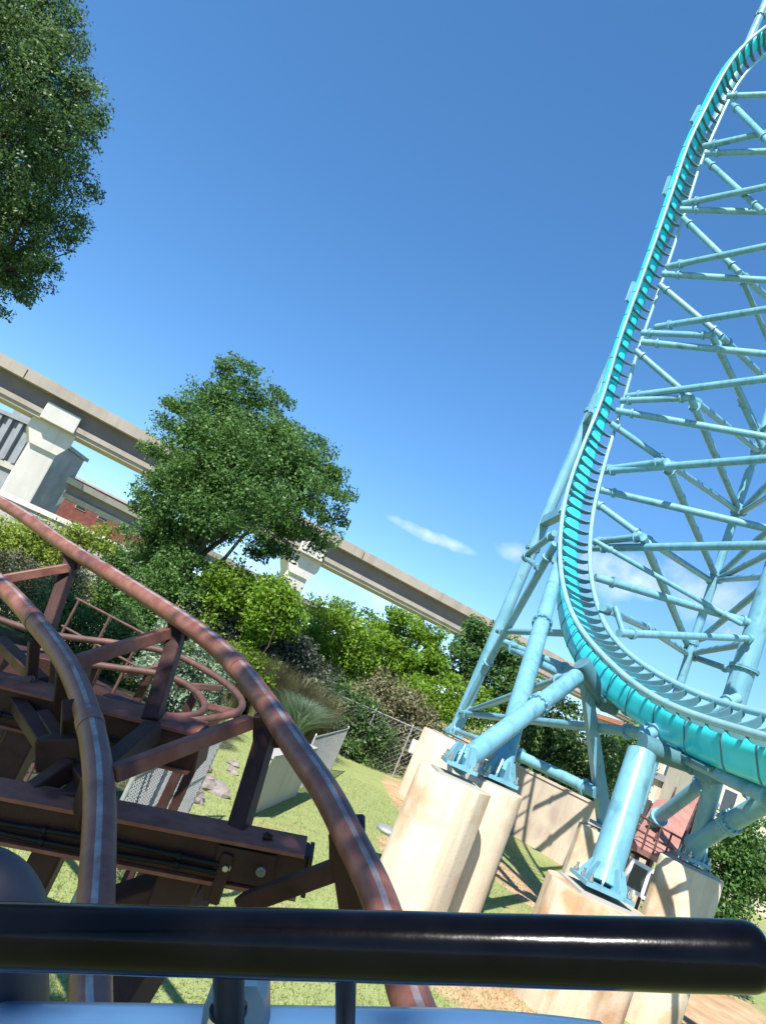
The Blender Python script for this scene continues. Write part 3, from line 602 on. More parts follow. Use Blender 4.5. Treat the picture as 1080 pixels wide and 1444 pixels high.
W = np.array(W); NB = np.cross(TT, W); RR = LR + GA * W; SH = .17 + .14 * np.clip((11 - LR[:, 2]) / 5, 0, 1)[:, None]; SPN = LR + .5 * GA * W + (.19 + SH) * NB
m = MB(); m.path(LR, .062, 12); m.build('rail', 'teal_rail', CO)
m = MB(); m.path(RR, .062, 12); m.build('rail', 'teal_rail', CO)
prof = []
for k in range(20):
    a = 2 * math.pi * (k + .5) / 20; ca, sa = math.cos(a), math.sin(a); s_ = 1 / (abs(ca) ** 5 + abs(sa) ** 5) ** .2; prof.append((.25 * ca * s_, .31 * sa * s_))
m = MB(); m.rings([[SPN[i] + W[i] * p[0] + NB[i] * p[1] * SH[i, 0] / .31 for p in prof] for i in range(len(LR))]); spine = m.build('spine', 'cyan_spine', CO)
# cross ties: scalloped plates from spine to both rails
tie_loop = []
hg = GA / 2
for k in range(13):
    u = -1 + 2 * k / 12; tie_loop.append((u * (hg - .02), .09 + .17 * (1 - u * u) ** .6))
tie_loop += [(u * (hg - .01), -.055 + .165 * (1 - u * u) ** .6) for u in np.linspace(1, -1, 13)]
lo = [np.array([q[0], q[1], 0]) for q in tie_loop]
m = MB(); m.extrude([q - np.array([0, 0, .018]) for q in lo], (0, 0, .036))
tie0 = None; sacc = 0; last = -1
sl = np.r_[0, np.cumsum(np.linalg.norm(np.diff(LR, axis=0), axis=1))]; nt = 98
for k in range(nt):
    i = int(np.argmin(abs(sl - (k + .5) * sl[-1] / nt)))
    if tie0 is None:
        tie0 = m.build('crosstie', 'teal_dark', CO); tie0.parent = CO; o = tie0
    else: o = tie0.copy(); COL.objects.link(o); o.parent = CO
    c = LR[i] + W[i] * hg - ORIGIN[CO.name]; X, Yv, Zt = W[i], NB[i], TT[i]
    o.matrix_local = Matrix(((X[0], Yv[0], Zt[0], c[0]), (X[1], Yv[1], Zt[1], c[1]), (X[2], Yv[2], Zt[2], c[2]), (0, 0, 0, 1))) if k else Matrix(((X[0], Yv[0], Zt[0], c[0]), (X[1], Yv[1], Zt[1], c[1]), (X[2], Yv[2], Zt[2], c[2]), (0, 0, 0, 1)))
tie_me = tie0.data
off = Vector(ORIGIN[CO.name]); tie_me.transform(Matrix.Translation(off))
# rib bands round the spine
rib0 = None
for k in range(70):
    i = int(np.argmin(abs(sl - (k + .3) * .92)))
    if (k + .3) * .92 > sl[-1]: break
    if rib0 is None:
        m = MB(); out_ = [np.array([p[0] * 1.035, p[1] * 1.035, -.018]) for p in prof]; m.extrude(out_, (0, 0, .036)); rib0 = m.build('rib', 'teal_dark', spine); me_ = rib0.data; me_.transform(Matrix.Translation(Vector(ORIGIN[CO.name]))); o = rib0
    else: o = rib0.copy(); COL.objects.link(o); o.parent = spine
    c = SPN[i] - ORIGIN[CO.name]; X, Yv, Zt = W[i], NB[i] * SH[i, 0] / .31, TT[i]
    o.matrix_local = Matrix(((X[0], Yv[0], Zt[0], c[0]), (X[1], Yv[1], Zt[1], c[1]), (X[2], Yv[2], Zt[2], c[2]), (0, 0, 0, 1)))
def column(a, b, r, r2=None, plate=True, name='support_column', flanges=(.33, .66), mt='teal_steel', seg=20, cap=True):
    m = MB(); m.tube(a, b, r, r2, seg); a, b = np.asarray(a, float), np.asarray(b, float); X = unit(b - a); L = np.linalg.norm(b - a)
    o = m.build(name, mt, CO)
    for f_ in flanges:
        c = a + (b - a) * f_; rr = r + ((r2 or r) - r) * f_; fm = MB(); fm.tube(c - X * .05, c - X * .006, rr * 1.28, seg=20); fm.tube(c + X * .006, c + X * .05, rr * 1.28, seg=20)
        u, w = frame_of(X)
        for k in range(10):
            t_ = 2 * math.pi * k / 10; q = c + (u * math.cos(t_) + w * math.sin(t_)) * rr * 1.15; fm.tube(q - X * .09, q + X * .09, .022, seg=6)
        fm.build('flange', mt, o)
    if plate:
        pm = MB(); u, w = frame_of(ZV); s_ = r * 1.5; up = ZV
        h0 = a + up * 0; pm.box(a - up * .02, (np.array([1., 0, 0]), np.array([0, 1., 0]), up), (s_, s_, .03))
        for k in range(8):
            t_ = 2 * math.pi * (k + .5) / 8; dv = np.array([math.cos(t_), math.sin(t_), 0])
            loop = [a + dv * r * .8, a + dv * s_ * .98, a + dv * s_ * .98 + up * .07, a + dv * r * .98 + up * .30, a + dv * r * .7 + up * .30]; sd_ = np.array([-dv[1], dv[0], 0])
            pm.extrude([q - sd_ * .015 for q in loop], sd_ * .03)
        bm_ = pm
        for sx in (-1, 1):
            for sy in (-1, 0, 1):
                q = a + np.array([sx * s_ * .82, sy * s_ * .82, 0]); bm_.tube(q - up * .02, q + up * .13, .02, seg=8, mi=1); bm_.tube(q + up * .02, q + up * .055, .04, seg=6, mi=1)
        bm_.build('base_plate', [mt, 'bolt'], o)
    return o
def brace(a, b, r, mt='teal_steel', collar=True, seg=12):
    a, b = np.asarray(a, float), np.asarray(b, float); m = MB(); m.tube(a, b, r, seg=seg); X = unit(b - a); L = np.linalg.norm(b - a)
    if collar:
        for s_ in (min(.55, L * .12), L - min(.55, L * .12)):
            c = a + X * s_; m.tube(c - X * .035, c + X * .035, r * 1.45, seg=seg)
    return m.build('brace', mt, CO)
# main upright behind the spike
mb, mtp = P(640, 1035, 25.6), at_y(1069, 28, 25.4)
top2 = mb + (mtp - mb) * 1.12
column(mb, top2, .22, .17, flanges=(.2, .36, .5, .64, .77, .9))
# raking legs
column(P(702, 1096, 12.2), P(787, 800, 20.6), .195, .18, flanges=(.62,))
column(P(648, 1078, 11.2), P(812, 955, 14.6), .165, flanges=(.62,))
column(P(848, 1248, 10.9), P(905, 1062, 12.0), .245, .23, flanges=())
def near(pt): return int(np.argmin(np.linalg.norm(SPN - np.asarray(pt), axis=1)))
kb = P(978, 1212, 12.2); kt = P(1024, 1036, 11.55)
column(kb, kt, .135, .14, flanges=())
column(P(973, 1200, 12.15) + [0, 0, .1], P(1120, 1108, 10.6), .15, plate=False, flanges=(.4,))
K2 = P(1069, 889, 22.0); K2b = np.array([K2[0], K2[1], 0.3])
column(K2b, np.array([K2[0] - .15, K2[1], 22.0]), .36, .28, flanges=(.16, .34, .52, .7), plate=False)
# tapered box leg under the bend
a, b_ = P(853, 1165, 15.2), P(822, 935, 15.1); X = unit(b_ - a); m = MB(); u, w = unit(np.cross([0, 1, 0], X)), None; w = np.cross(X, u)
m.rings([[a + u * sx * .12 + w * sy * .14 for sx, sy in ((-1, -1), (1, -1), (1, 1), (-1, 1))], [b_ + u * sx * .09 + w * sy * .11 for sx, sy in ((-1, -1), (1, -1), (1, 1), (-1, 1))]], smooth=False); box_leg = m.build('support_column', 'teal_steel', CO)
m = MB(); m.box(a - [0, 0, .03], np.eye(3), (.24, .24, .03)); m.build('base_plate', 'teal_steel', box_leg)
# saddles where legs meet the spine
for q in (P(905, 1050, 12.0), P(820, 935, 14.9), P(787, 790, 20.6), kt):
    i = near(q); m = MB(); c = SPN[i] + NB[i] * (SH[i, 0] - .01); m.box(c + NB[i] * .16, (TT[i], W[i], NB[i]), (.26, .19, .13), bevel=.03)
    m.tube(c + NB[i] * .2, q, .15, .18, 16); m.box(c + NB[i] * .02, (TT[i], W[i], NB[i]), (.36, .28, .03)); m.build('saddle', 'teal_dark', CO)
# brackets tying spine to the main upright
for yy in (150, 250, 400, 560, 690):
    i = int(np.argmin([abs((lambda q: 0)(0)) + abs(np.dot(LR[j] - at_y(0, 0, 23.6), [0, 0, 0])) + abs((722 - FOC * np.dot(LR[j] - EYE, UC) / np.dot(LR[j] - EYE, F)) - yy) for j in range(len(LR))]))
    z = LR[i][2]; s_ = (z - mb[2]) / (mtp[2] - mb[2]); c = mb + (mtp - mb) * s_; m = MB(); m.beam(SPN[i] + NB[i] * .2, c, .3, .34, (0, 0, 1)); m.box(SPN[i] + NB[i] * (SH[i, 0] + .01), (TT[i], W[i], NB[i]), (.4, .34, .06))
    if yy < 300: m.beam(c + [-.5, 0, .35], c + [.3, 0, .35], .25, .1)
    m.build('bracket', 'teal_steel', CO)
# level struts, spike to the right-hand masts
def spk(x, y): return at_y(x, y, 23.7)
for a, b_, k in [((1025, 135), (1080, 133), 2.0), ((992, 206), (1080, 187), 1.6), ((994, 216), (1080, 213), 1.7), ((963, 287), (1080, 263), 1.5), ((959, 295), (1080, 299), 1.6), ((940, 376), (1080, 347), 1.4), ((934, 386), (1080, 395), 1.5),
                 ((925, 461), (1080, 436), 1.4), ((905, 482), (1080, 499), 1.4), ((884, 559), (1080, 534), 1.3), ((869, 579), (1080, 616), 1.35), ((847, 665), (1080, 647), 1.25), ((843, 690), (1080, 745), 1.3), ((836, 773), (1080, 769), 1.2)]:
    pa, pb = level(a, b_, (spk(*a) - EYE) @ F); brace(pa, pa + (pb - pa) * k, .118)
pa, pb = level((839, 814), (1036, 875), 21.5); brace(pa, K2 + [0, 0, .15], .118)
brace(P(837, 762, 22.5), P(1045, 880, 21.6), .08)
brace(P(873, 893, 17.5), P(1066, 901, 21.9), .1)
# short dark ties back to the inner nodes and the diagonals beyond
N = {}
for nm, a, b_ in (('a', (965, 300), (1042, 384)), ('b', (905, 469), (1004, 473)), ('c', (876, 565), (974, 561)), ('d', (850, 662), (939, 651)), ('e', (838, 764), (906, 757)), ('f', (852, 850), (867, 856))):
    pa, pb = level(a, b_, (spk(*a) - EYE) @ F)
    if nm == 'a': pb = P(1042, 384, 26.5)
    N[nm] = pb
    if nm not in 'af': brace(pa, pb, .11)
N['f'] = P(867, 856, 18.5)
mA = P(1065, 640, 30); MN = {'b': P(1069, 608, 30), 'c': P(1043, 723, 30), 'd': P(1010, 815, 30), 'e': P(973, 918, 30)}
brace(N['a'], P(1092, 500, 29), .1); brace(N['b'], P(1071, 612, 29.5), .12); brace(N['c'], MN['c'], .13); brace(N['d'], MN['d'], .13); brace(N['e'], MN['e'], .13); brace(N['f'], P(878, 890, 18.2), .075, collar=False)
for a, b_ in (((1033, 147), (1085, 200)), ((996, 226), (1075, 298)), ((963, 307), (1042, 384)), ((930, 401), (1017, 474)), ((896, 494), (974, 561)), ((861, 597), (939, 651)), ((839, 708), (906, 757)), ((850, 856), (917, 888))):
    brace(spk(*a) if a != (850, 856) else P(850, 856, 18.3), P(b_[0], b_[1], 25 if b_[1] < 700 else 23.5), .11)
for a, b_, da, db in (((1042, 384), (1100, 435), 25.5, 28), ((1017, 474), (1085, 540), 25, 28), ((974, 561), (1075, 640), 24, 29.5), ((939, 651), (1043, 723), 23.8, 30), ((906, 757), (1006, 822), 23.5, 30), ((917, 888), (973, 925), 23.5, 30),
                      ((1100, 665), (1043, 723), 27, 30), ((1100, 690), (1043, 725), 24, 30), ((1100, 732), (1010, 815), 25, 30), ((1110, 768), (1010, 818), 22, 30), ((1096, 812), (985, 903), 22, 30), ((1062, 906), (973, 922), 22, 30), ((973, 925), (1030, 945), 30, 27), ((1100, 590), (1071, 610), 27, 30), ((1096, 812), (1010, 818), 22, 30)):
    brace(P(*a, da), P(*b_, db), .118)
brace(P(1043, 560, 28), P(1080, 640, 28), .13)
column(np.array([13.6, 29.2, 0.3]), np.array([12.8, 27.9, 19.5]), .17, plate=False, flanges=(.3, .47, .62, .76, .9))
# braces low down on the left
for a, b_, da, db, r in (((652, 1006), (907, 1034), 24.5, 13.5, .12), ((658, 1004), (800, 955), 24.5, 15, .11), ((720, 1060), (840, 1118), 17, 15, .14), ((640, 1030), (720, 1060), 24, 17, .1), ((680, 950), (783, 767), 24.8, 21.5, .14), ((739, 786), (782, 752), 24.9, 21.8, .12), ((648, 1012), (690, 930), 25.3, 24.6, .12),
                         ((713, 906), (810, 947), 22, 18, .11), ((702, 890), (822, 894), 24.8, 17.5, .11), ((715, 912), (905, 1010), 22, 14, .12), ((740, 786), (760, 800), 25, 22, .11), ((938, 1055), (1110, 1138), 12.6, 9.8, .13), ((905, 1030), (950, 1062), 13.0, 12.5, .15),
                         ((1040, 985), (905, 1040), 14, 12.6, .12), ((1020, 1040), (1060, 1130), 16, 14, .1), ((920, 1160), (1000, 1098), 16, 14.5, .16)):
    brace(P(*a, da), P(*b_, db), r * .85)
# footings
def footing(top, r, label, mt='concrete', facets=8, turn=.2):
    c = np.array([top[0], top[1], 0.]); t = thing('concrete_footing', c, label, 'footing', 'concrete footings of the blue coaster'); zt_ = top[2]
    m = MB(); seg = 40; an = np.linspace(0, 2 * math.pi, seg, endpoint=False)
    def fr_(q):
        if not facets: return 1.
        w_ = 2 * math.pi / facets; d_ = (q - turn) % w_ - w_ / 2; return min(1.03, .965 / math.cos(d_))
    seg = 80 if facets else 48; an = np.linspace(0, 2 * math.pi, seg, endpoint=False)
    rg = lambda z, rr: [c + np.array([rr * fr_(q) * math.cos(q), rr * fr_(q) * math.sin(q), z]) for q in an]
    m.rings([rg(-.1, r * 1.01), rg(zt_ - .05, r), rg(zt_ - .035, r * .99), rg(zt_ - .03, r * .97)], caps=True); b0 = m.build('pier', mt, t)
    m = MB(); m.box(c + [0, 0, zt_ - .018], np.eye(3), (r * .62, r * .62, .022)); m.build('grout_pad', 'grey_wall', t)
    return t
footing(P(645, 1090, 11.2) - [0, 0, .06], .56, 'tall sunlit flat faced concrete footing, front one of the touching pair', 'concrete', 6, -.15)
footing(P(702, 1100, 12.2) - [0, 0, .06], .47, 'round concrete footing touching the right side of the sunlit one', 'concrete', 0)
footing(P(640, 1040, 25.6) - [0, 0, .06], 1.1, 'footing farthest back beside the pinkish wall, under the tall upright', 'pink_wall')
footing(P(848, 1256, 10.9) - [0, 0, .06], .78, 'wide orange stained footing under the thickest blue leg', 'stained_concrete', 6, .35)
footing(P(978, 1216, 12.2) - [0, 0, .06], .52, 'footing at the right with a forked shadow on its side', 'concrete', 6, .0)
q = P(853, 1169, 15.2); footing(q - [0, 0, .06], .5, 'narrow footing behind the orange stained one, under the dark box leg')

# rusty service platform and stairs at the lower right
pc = P(938, 1170, 17); t = thing('service_platform', (*pc[:2], 0), 'rusty pink sloping platform with railings between the blue legs', 'platform')
A, B, C_, D_ = P(890, 1188, 15.0), P(950, 1222, 15.0), P(992, 1122, 18.5), P(925, 1128, 18.5)
nrm = unit(np.cross(B - A, D_ - A)); nrm = nrm if nrm[2] > 0 else -nrm
m = MB(); m.extrude([A, B, C_, D_], -nrm * .12); m.build('deck', 'pink_deck', t)
for p, q in ((A, B), (B, C_)):
    m = MB()
    for s_ in (0, .25, .5, .75, 1): m.tube(p + (q - p) * s_, p + (q - p) * s_ + ZV * .55, .022, seg=8)
    for hh in (.28, .55): m.tube(p + ZV * hh, q + ZV * hh, .022, seg=8)
    m.build('handrail', 'rust', t)
for p in (A, B, C_, D_):
    m = MB(); m.beam(p - nrm * .12, np.array([p[0], p[1], 0]), .12, .12, (0, 1, 0)); m.build('leg', 'rust', t)
fr_a = (A + B) / 2; m = MB(); X = unit(B - A); Yw = unit(np.cross(ZV, X)); c0 = fr_a - ZV * .55 - Yw * .05
m.box(c0, (X, Yw, ZV), (.42, .05, .3)); box_ = m.build('window_frame', 'white_paint', t); m = MB()
for sx in (-.2, .2): m.box(c0 + X * sx - Yw * .055 * (1 if np.dot(Yw, F) > 0 else -1), (X, Yw, ZV), (.16, .01, .22))
m.build('pane', 'glass', box_)
t = thing('steel_stairs', G(880, 1215), 'flight of open metal steps beside the rusty platform', 'stairs')
s0, s1 = P(868, 1230, 15.5), P(905, 1150, 17.5); dirh = unit((s1 - s0)); side = unit(np.cross(dirh, ZV))
for k in range(9):
    c = s0 + (s1 - s0) * k / 8; m = MB(); m.box(c, (side, unit(np.cross(ZV, side)), ZV), (.5, .12, .025)); m.build('tread', 'rust', t)
for s_ in (-1, 1):
    m = MB(); m.beam(s0 + side * s_ * .52, s1 + side * s_ * .52, .05, .2); m.build('stringer', 'rust', t)
    m = MB(); m.tube(s0 + side * s_ * .5 + ZV * .9, s1 + side * s_ * .5 + ZV * .9, .02, seg=8); m.tube(s0 + side * s_ * .5, s0 + side * s_ * .5 + ZV * .9, .02, seg=8); m.tube(s1 + side * s_ * .5, s1 + side * s_ * .5 + ZV * .9, .02, seg=8); m.build('handrail', 'rust', t)
m = MB()
for s_ in (-1, 1): m.tube(s1 + side * s_ * .5, np.array([*(s1 + side * s_ * .5)[:2], 0]), .04, seg=8)
m.build('post', 'rust', t)
# far buildings at the right
a, b_ = P(905, 1120, 46), P(985, 1155, 46); facade('park_building', a[:2], b_[:2], 0, 4.4, 6, 'low tan building with a grey roof behind the rusty platform', 'beige', 1, 4, 'glass', 'cladding', .5, .4)
a, b_ = P(1000, 1150, 40), P(1140, 1210, 40); facade('park_building', a[:2], b_[:2], 0, 6.2, 6, 'beige building with shuttered windows at the right edge beyond the round shrub', 'beige', 2, 4, 'glass', 'terracotta', .5, .4)
a, b_ = P(905, 1090, 60), P(1010, 1130, 62); facade('park_building', a[:2], b_[:2], 0, 7.8, 8, 'pale cream building with a tan roof seen under the turquoise track', 'beige', 2, 5, 'glass', 'terracotta', .5, .4)

# ------------------------------------------------------------------ lawn flood light
q = G(548, 1215); t = thing('flood_light', q, 'low grey landscape light on a thin black stem left of the sunlit footing', 'light')
a = P(549, 1222, (q - EYE) @ F * .985); hd = P(547, 1172, (q - EYE) @ F * .985)
m = MB(); m.path(spline([q - [0, 0, .05], q + [.06, 0, .25], hd + [.12, 0, -.02]], n=8), .014, 8); m.build('stem', 'black_metal', t)
m = MB(); an = np.linspace(0, 2 * math.pi, 20, endpoint=False)
m.rings([[hd + np.array([r_ * math.cos(k), r_ * math.sin(k), z_]) for k in an] for r_, z_ in ((.16, -.06), (.24, -.03), (.25, .02), (.17, .06), (.05, .075))]); m.build('lamp_head', 'galv', t)

# ------------------------------------------------------------------ red coaster
RC_ = thing('roller_coaster', (-.9, 3.4, 0), 'weathered red brown coaster track curving left on steel beams just ahead', 'roller coaster')
Lp = [(150, 1640, 1.5), (135, 1500, 1.78), (126, 1420, 1.98), (136, 1260, 2.32), (140, 1110, 2.75), (124, 1010, 3.3), (95, 938, 3.85), (52, 880, 4.35), (0, 824, 4.85), (-70, 772, 5.5), (-170, 718, 6.4)]
Rp = [(660, 1640, 1.5), (612, 1500, 1.78), (575, 1400, 2.02), (533, 1262, 2.4), (496, 1189, 2.62), (463, 1122, 2.85), (422, 1063, 3.15), (385, 1007, 3.45), (341, 948, 3.85), (300, 907, 4.2), (237, 862, 4.75), (159, 812, 5.4), (95, 772, 6.0), (0, 708, 7.0), (-120, 655, 8.2)]
ctrL = np.array([P(*q) for q in Lp]); ctrR = np.array([P(*q) for q in Rp])
pl, pr_ = smooth_path(spline(ctrL, step=.05), 6), smooth_path(spline(ctrR, step=.05), 6)
nL, nR = len(pl), len(pr_)
def upv(pth, oth):
    T = unit_rows(np.gradient(pth, axis=0)); out = []
    for i in range(len(pth)):
        j = int(np.argmin(np.linalg.norm(oth - pth[i], axis=1))); w = oth[j] - pth[i]; n_ = np.cross(w, T[i]); n_ = unit(n_); out.append(n_ if n_[2] > 0 else -n_)
    return smooth_path(np.array(out), 8)
SEG = 36
for pth, oth in ((pl, pr_), (pr_, pl)):
    m = MB(); m.path(pth, .057, SEG, up=upv(pth, oth), mfun=lambda j: 1 if j in (8, 9) else 0); rl = m.build('rail', ['red_paint', 'worn_steel'], RC_)
    # rail joint sleeves
    for f_ in (.30, .52):
        i = int(f_ * len(pth)); X = unit(pth[i + 1] - pth[i - 1]); s_ = MB(); s_.tube(pth[i] - X * .05, pth[i] + X * .05, .0605, seg=24); s_.build('joint_sleeve', 'red_paint', rl)
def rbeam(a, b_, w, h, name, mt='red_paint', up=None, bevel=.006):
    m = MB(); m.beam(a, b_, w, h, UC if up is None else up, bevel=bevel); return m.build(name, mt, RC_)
# ties between the rails
rbeam(P(352, 1018, 3.42), P(158, 1092, 2.85), .062, .062, 'tie', 'red_top')
rbeam(P(236, 893, 4.6), P(97, 937, 3.9), .07, .07, 'tie', 'red_top')
rbeam(P(95, 801, 5.85), P(-70, 830, 5.35), .07, .07, 'tie')
rbeam(P(600, 1480, 1.8), P(130, 1480, 1.8), .062, .062, 'tie', 'red_beam')
# posts from the outer rail down to the beams
def post(a, b_, w, mt='red_beam'):
    o = rbeam(a, b_, w, w * 1.05, 'strut', mt); a = np.asarray(a); b_ = np.asarray(b_); X = unit(b_ - a)
    g_ = MB(); g_.box(a + X * .03, (RC, UC, F), (.065, .075, .035), bevel=.008); g_.build('gusset', 'red_beam', o); return o
post(P(380, 1022, 3.5), P(330, 1190, 3.12), .08)
post(P(254, 882, 4.75), P(212, 1020, 4.1), .09)
post(P(102, 786, 6.0), P(68, 885, 5.6), .09)
post(P(488, 1170, 2.72), P(505, 1290, 2.7), .10)
# main cross beams with end plates, brackets and bolts
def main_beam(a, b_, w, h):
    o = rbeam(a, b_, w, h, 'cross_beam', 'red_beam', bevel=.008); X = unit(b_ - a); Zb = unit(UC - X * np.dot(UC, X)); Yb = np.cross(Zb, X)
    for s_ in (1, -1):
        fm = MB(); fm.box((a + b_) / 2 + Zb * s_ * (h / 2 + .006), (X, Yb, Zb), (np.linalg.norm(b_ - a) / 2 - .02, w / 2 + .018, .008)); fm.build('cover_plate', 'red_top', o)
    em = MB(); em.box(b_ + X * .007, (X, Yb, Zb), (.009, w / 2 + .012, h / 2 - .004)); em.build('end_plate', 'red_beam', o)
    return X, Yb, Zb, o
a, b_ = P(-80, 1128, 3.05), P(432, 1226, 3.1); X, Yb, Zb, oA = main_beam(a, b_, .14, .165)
front = -Yb if np.dot(Yb, F) > 0 else Yb
def on_beam(px, py, o_, nrm_, off_):
    v = ray(px, py); t_ = np.dot(o_ + nrm_ * off_ - EYE, nrm_) / np.dot(v, nrm_); return EYE + v * t_
c = on_beam(345, 1222, b_, front, .08); m = MB(); m.box(c, (X, front, Zb), (.12, .008, .066)); bp_ = m.build('bracket_plate', 'red_beam', oA)
for px, py in ((319, 1222), (368, 1229)):
    q = on_beam(px, py, b_, front, .088); m = MB(); m.tube(q, q + front * .012, .02, seg=12); m.tube(q + front * .012, q + front * .026, .0125, seg=6); m.build('bolt', 'bolt', bp_)
q = on_beam(374, 1180, b_, front, 0.02); m = MB(); m.path(spline([q - Zb * .06, q, q + Zb * .02 + X * .012], n=6), .008, 8); m.tube(q - X * .01, q + X * .03, .012, seg=8); m.build('hook', 'red_beam', oA)
rbeam(on_beam(322, 1205, b_, front, .095), on_beam(300, 1275, b_, front, .095), .05, .015, 'strap', 'red_beam', front)
a2, b2 = P(-90, 963, 4.25), P(284, 1056, 4.15); X2, Y2, Z2, oB = main_beam(a2, b2, .2, .2)
f2 = -Y2 if np.dot(Y2, F) > 0 else Y2
q = on_beam(193, 1040, b2, f2, .105); m = MB(); m.tube(q, q + f2 * .014, .022, seg=12); m.tube(q + f2 * .014, q + f2 * .03, .014, seg=6); m.build('bolt', 'bolt', oB)
rbeam(on_beam(196, 1030, b2, f2, .12), P(160, 1095, 3.5), .06, .03, 'strap', 'red_beam', f2)
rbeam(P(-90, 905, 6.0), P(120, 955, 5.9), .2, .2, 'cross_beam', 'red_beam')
# inner rail brackets and hangers
for (pa, pb, w) in ((P(104, 1000, 3.35), P(100, 1045, 3.7), .1), (P(140, 1105, 2.8), P(125, 1150, 2.95), .11), (P(134, 1262, 2.36), P(134, 1300, 2.5), .1), (P(48, 905, 4.3), P(44, 965, 4.35), .06), (P(92, 945, 3.9), P(88, 1000, 4.1), .09)):
    rbeam(pa, pb, w, w, 'hanger', 'red_beam')
q = P(34, 962, 4.28); m = MB(); m.tube(q - RC * .09, q + RC * .05, .036, seg=16); m.tube(q + RC * .05, q + RC * .052, .018, seg=12); m.build('hanger_pin', 'rust', RC_)
# diagonal braces, legs to the ground
rbeam(P(340, 1276, 2.9), P(486, 1222, 2.72), .07, .07, 'brace', 'red_beam')
rbeam(P(120, 1296, 3.0), P(305, 1232, 3.24), .15, .13, 'brace', 'red_beam')
rbeam(P(95, 1135, 3.1), P(215, 1030, 4.0), .1, .1, 'brace', 'red_beam')
rbeam(P(20, 985, 4.2), P(110, 1120, 3.25), .08, .08, 'brace', 'red_beam')
def leg_down(top, w, lean=(0, 0)):
    b0 = np.array([top[0] + lean[0], top[1] + lean[1], 0.]); rbeam(top, b0, w, w, 'leg', 'red_beam', (0, 1, 0), bevel=.01)
    m = MB(); m.box(b0 + [0, 0, .02], np.eye(3), (w, w, .02)); m.build('foot_plate', 'red_beam', RC_)
leg_down(P(262, 1225, 3.14), .17); leg_down(P(92, 1160, 3.12), .12); leg_down(P(60, 990, 4.25), .17); leg_down(P(150, 1040, 4.2), .12); leg_down(P(30, 930, 5.9), .18); leg_down(P(-60, 1130, 3.1), .18)
rbeam(P(280, 1250, 3.2), P(130, 1490, 2.7), .12, .12, 'brace', 'red_beam')

for (pa, pb, off_) in ((a, b_, .5), (a, b_, .25), (a2, b2, .35)):
    Zq = Zb if pa is a else Z2; fq = front if pa is a else f2; h_ = .165 if pa is a else .2
    pp = [pa + (pb - pa) * k + fq * (.092 if pa is a else .125) + Zq * (h_ * (off_ - .5) + .006 * math.sin(k * 9 + off_ * 7)) for k in np.linspace(0, .78, 14)]
    m = MB(); m.path(np.array(pp), .011, 8)
    for k in (2, 5, 8, 11): m.tube(pp[k] - (pb - pa) * .006, pp[k] + (pb - pa) * .006, .017, seg=8)
    m.build('conduit', 'black_metal', RC_)
for pa, pb, w_ in ((P(60, 1010, 4.0), P(130, 1115, 3.1), .07), (P(100, 1080, 3.3), P(30, 1130, 3.1), .08), (P(0, 905, 5.2), P(60, 965, 4.4), .08), (P(150, 985, 4.6), P(225, 1010, 4.3), .06), (P(330, 1195, 3.15), P(262, 1232, 3.2), .06)):
    rbeam(pa, pb, w_, w_, 'brace', 'red_beam')
m = MB(); m.box(P(86, 1062, 3.35), (RC, UC, F), (.10, .075, .05), bevel=.01); m.build('junction_box', 'red_beam', RC_)
# lower loop of the same ride, farther back
LT = thing('coaster_track', (*P(250, 990, 9)[:2], 0), 'lower length of rusty red coaster track seen between the beams', 'coaster track')
r1 = spline([P(-40, 860, 9.0), P(60, 893, 9.2), P(150, 905, 9.4), P(237, 919, 9.5), P(281, 940, 9.4), P(322, 966, 9.1), P(343, 990, 8.7), P(336, 1006, 8.3), P(281, 1016, 7.9), P(226, 1021, 7.7), P(150, 1022, 7.5)], step=.12)
r2 = spline([P(-40, 895, 8.5), P(60, 925, 8.7), P(150, 940, 8.9), P(237, 952, 9.0), P(274, 972, 8.9), P(291, 995, 8.5), P(286, 1008, 8.2), P(250, 1012, 7.95), P(200, 1008, 7.8)], step=.12)
for r_ in (r1, r2): m = MB(); m.path(smooth_path(r_, 4), .042, 10); m.build('rail', 'rust', LT)
for k in range(7):
    f_ = .06 + k * .13; p, q = r1[int(f_ * (len(r1) - 1))], r2[int(f_ * (len(r2) - 1))]; m = MB(); m.beam(p - ZV * .08, q - ZV * .08, .07, .07); m.build('tie', 'rust', LT)
    c = (p + q) / 2 - ZV * .1; m = MB(); m.beam(c, np.array([c[0], c[1], 0]), .1, .1, (0, 1, 0)); m.build('leg', 'red_beam', LT)
WK = thing('handrail', (*P(160, 880, 10)[:2], 0), 'rusty handrail of a walkway behind the red track', 'railing')
h0, h1 = P(112, 846, 10.5), P(205, 895, 10.2); hd = (h1 - h0)
zb_ = [h0 - ZV * .95, h1 - ZV * .95]
m = MB(); m.tube(h0 - hd * .05, h1 + hd * .1, .018, seg=8); m.build('top_rail', 'rust', WK)
m = MB(); m.tube(h0 - hd * .05 - ZV * .42, h1 + hd * .1 - ZV * .42, .018, seg=8); m.build('mid_rail', 'rust', WK)
for k in range(3):
    p = h0 + hd * (k * .48); m = MB(); m.tube(p, np.array([p[0], p[1], 0]), .022, seg=8); m.build('post', 'rust', WK)
c = (h0 + h1) / 2 - ZV * .98; m = MB(); m.box(c - F * 0 + np.array([0, .35, 0]), (unit(hd * [1, 1, 0]), unit(np.cross(ZV, hd)), ZV), (np.linalg.norm(hd) * .85, .4, .03)); m.build('walkway_deck', 'red_beam', WK)

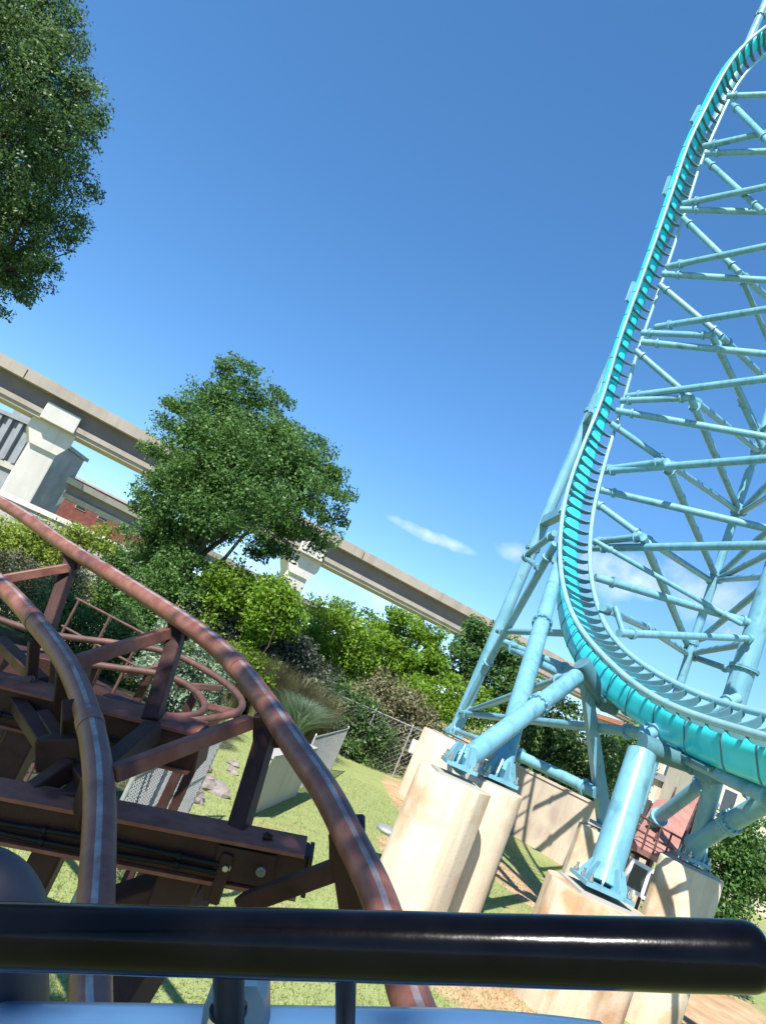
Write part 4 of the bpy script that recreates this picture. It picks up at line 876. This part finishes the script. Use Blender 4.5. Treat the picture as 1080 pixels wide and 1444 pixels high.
# ------------------------------------------------------------------ the car we ride in: nose and grab bar
CAR = thing('coaster_car', tuple(P(540, 1500, 1.0) - UC * .3), 'blue coaster car nose with a thick black padded grab bar across it', 'coaster car')
c0, c1 = P(-160, 1316, .70), P(1046, 1349, .64)
X = unit(c1 - c0); bl_ = []; rb = .0285
pts = [c0 + (c1 - c0) * k for k in np.linspace(0, 1, 26)]; rad = [rb * (1 + .006 * math.sin(k * 1.7) + .004 * math.sin(k * .61)) for k in range(26)]
endp = [c1 + X * rb * s_ for s_ in (.2, .4, .56, .68, .75)]; endr = [rb * q for q in (.985, .93, .82, .66, .45)]
m = MB(); m.path(np.array(pts + endp), rad + endr, 40); bar = m.build('grab_bar', 'black_gloss', CAR)
m = MB(); m.tube(P(322, 1345, .69), P(324, 1450, .76), .0150, seg=20); pst = m.build('bar_post', 'black_metal', CAR)
m = MB(); q = P(322, 1425, .752); m.tube(q - UC * .003, q + UC * .003, .019, seg=20); m.build('collar', 'black_metal', pst)
m = MB(); m.tube(P(488, 1345, .70), P(487, 1450, .80), .0105, seg=20); m.build('bar_post', 'black_metal', CAR)
# clamp at the foot of the post
ca = P(322, 1440, .77); m = MB()
loop = [(-.036, -.04), (.034, -.04), (.034, .006), (.026, .024), (-.014, .024), (-.030, .002)]
m.extrude([ca + RC * q[0] + UC * q[1] + F * .018 for q in loop], F * .045); clampo = m.build('clamp', 'clamp_blue', CAR)
m = MB(); q = ca - RC * .018 - UC * .012; m.tube(q + F * .012, q + F * .0175, .007, seg=10); m.build('bolt', 'bolt', clampo)
# nose cowl: a shallow crowned panel rising to a rounded lip
rows = []
for k in range(31):
    u = k / 30; x = -200 + 1060 * u
    ytop = 1437 + (9 * (x / 600) if x > 0 else 0) + max(0, (x - 600) / 300) ** 2 * 22
    lip = P(x, ytop, .86)
    rows.append([lip + F * .05 - UC * .35, lip + F * .05 - UC * .02, lip + F * .04 - UC * .006, lip + F * .022, lip + F * .004 - UC * .001, lip - F * .012 - UC * .007, lip - F * .05 - UC * .02, lip - F * .22 - UC * .07, lip - F * .25 - UC * .35])
m = MB(); m.rings(rows, closed=True, caps=True); nose = m.build('nose_cowl', 'blue_paint', CAR)
# rounded dark shoulder guard at the left
q = P(-46, 1312, .95); m = MB(); rings = []
for k in range(14):
    th = math.pi * .5 * (k / 13.); rr = .098 * math.cos(th) + .001; zz = .105 * math.sin(th)
    rings.append([q + RC * rr * math.cos(t_) + F * rr * math.sin(t_) * .8 + UC * zz for t_ in np.linspace(0, 2 * math.pi, 28, endpoint=False)])
rings = [[p - UC * .2 for p in rings[0]]] + rings
m.rings(rings); m.build('shoulder_guard', 'navy', CAR)

# ------------------------------------------------------------------ lawn blades
vs = []
for _ in range(60000):
    y = 6 + 19 * RNG.random() ** 1.3; x = -3.2 + (8.5 * RNG.random()) * (y / 12) ** .8 + (y * .03); a = RNG.random() * 6.283; h = .015 + .04 * RNG.random() ** 2
    p0 = np.array([x, y, 0.]); sd_ = np.array([math.cos(a), math.sin(a), 0]) * .006; tip = p0 + np.array([RNG.normal() * .02, RNG.normal() * .02, h])
    vs += [p0 - sd_, p0 + sd_, tip + sd_ * .3, tip - sd_ * .3]
gr = quads_object('grass', np.array(vs), 'grass_blade', None, (0, 12, 0)); tag(gr, 'short yellowish lawn grass', 'grass', None, 'stuff')
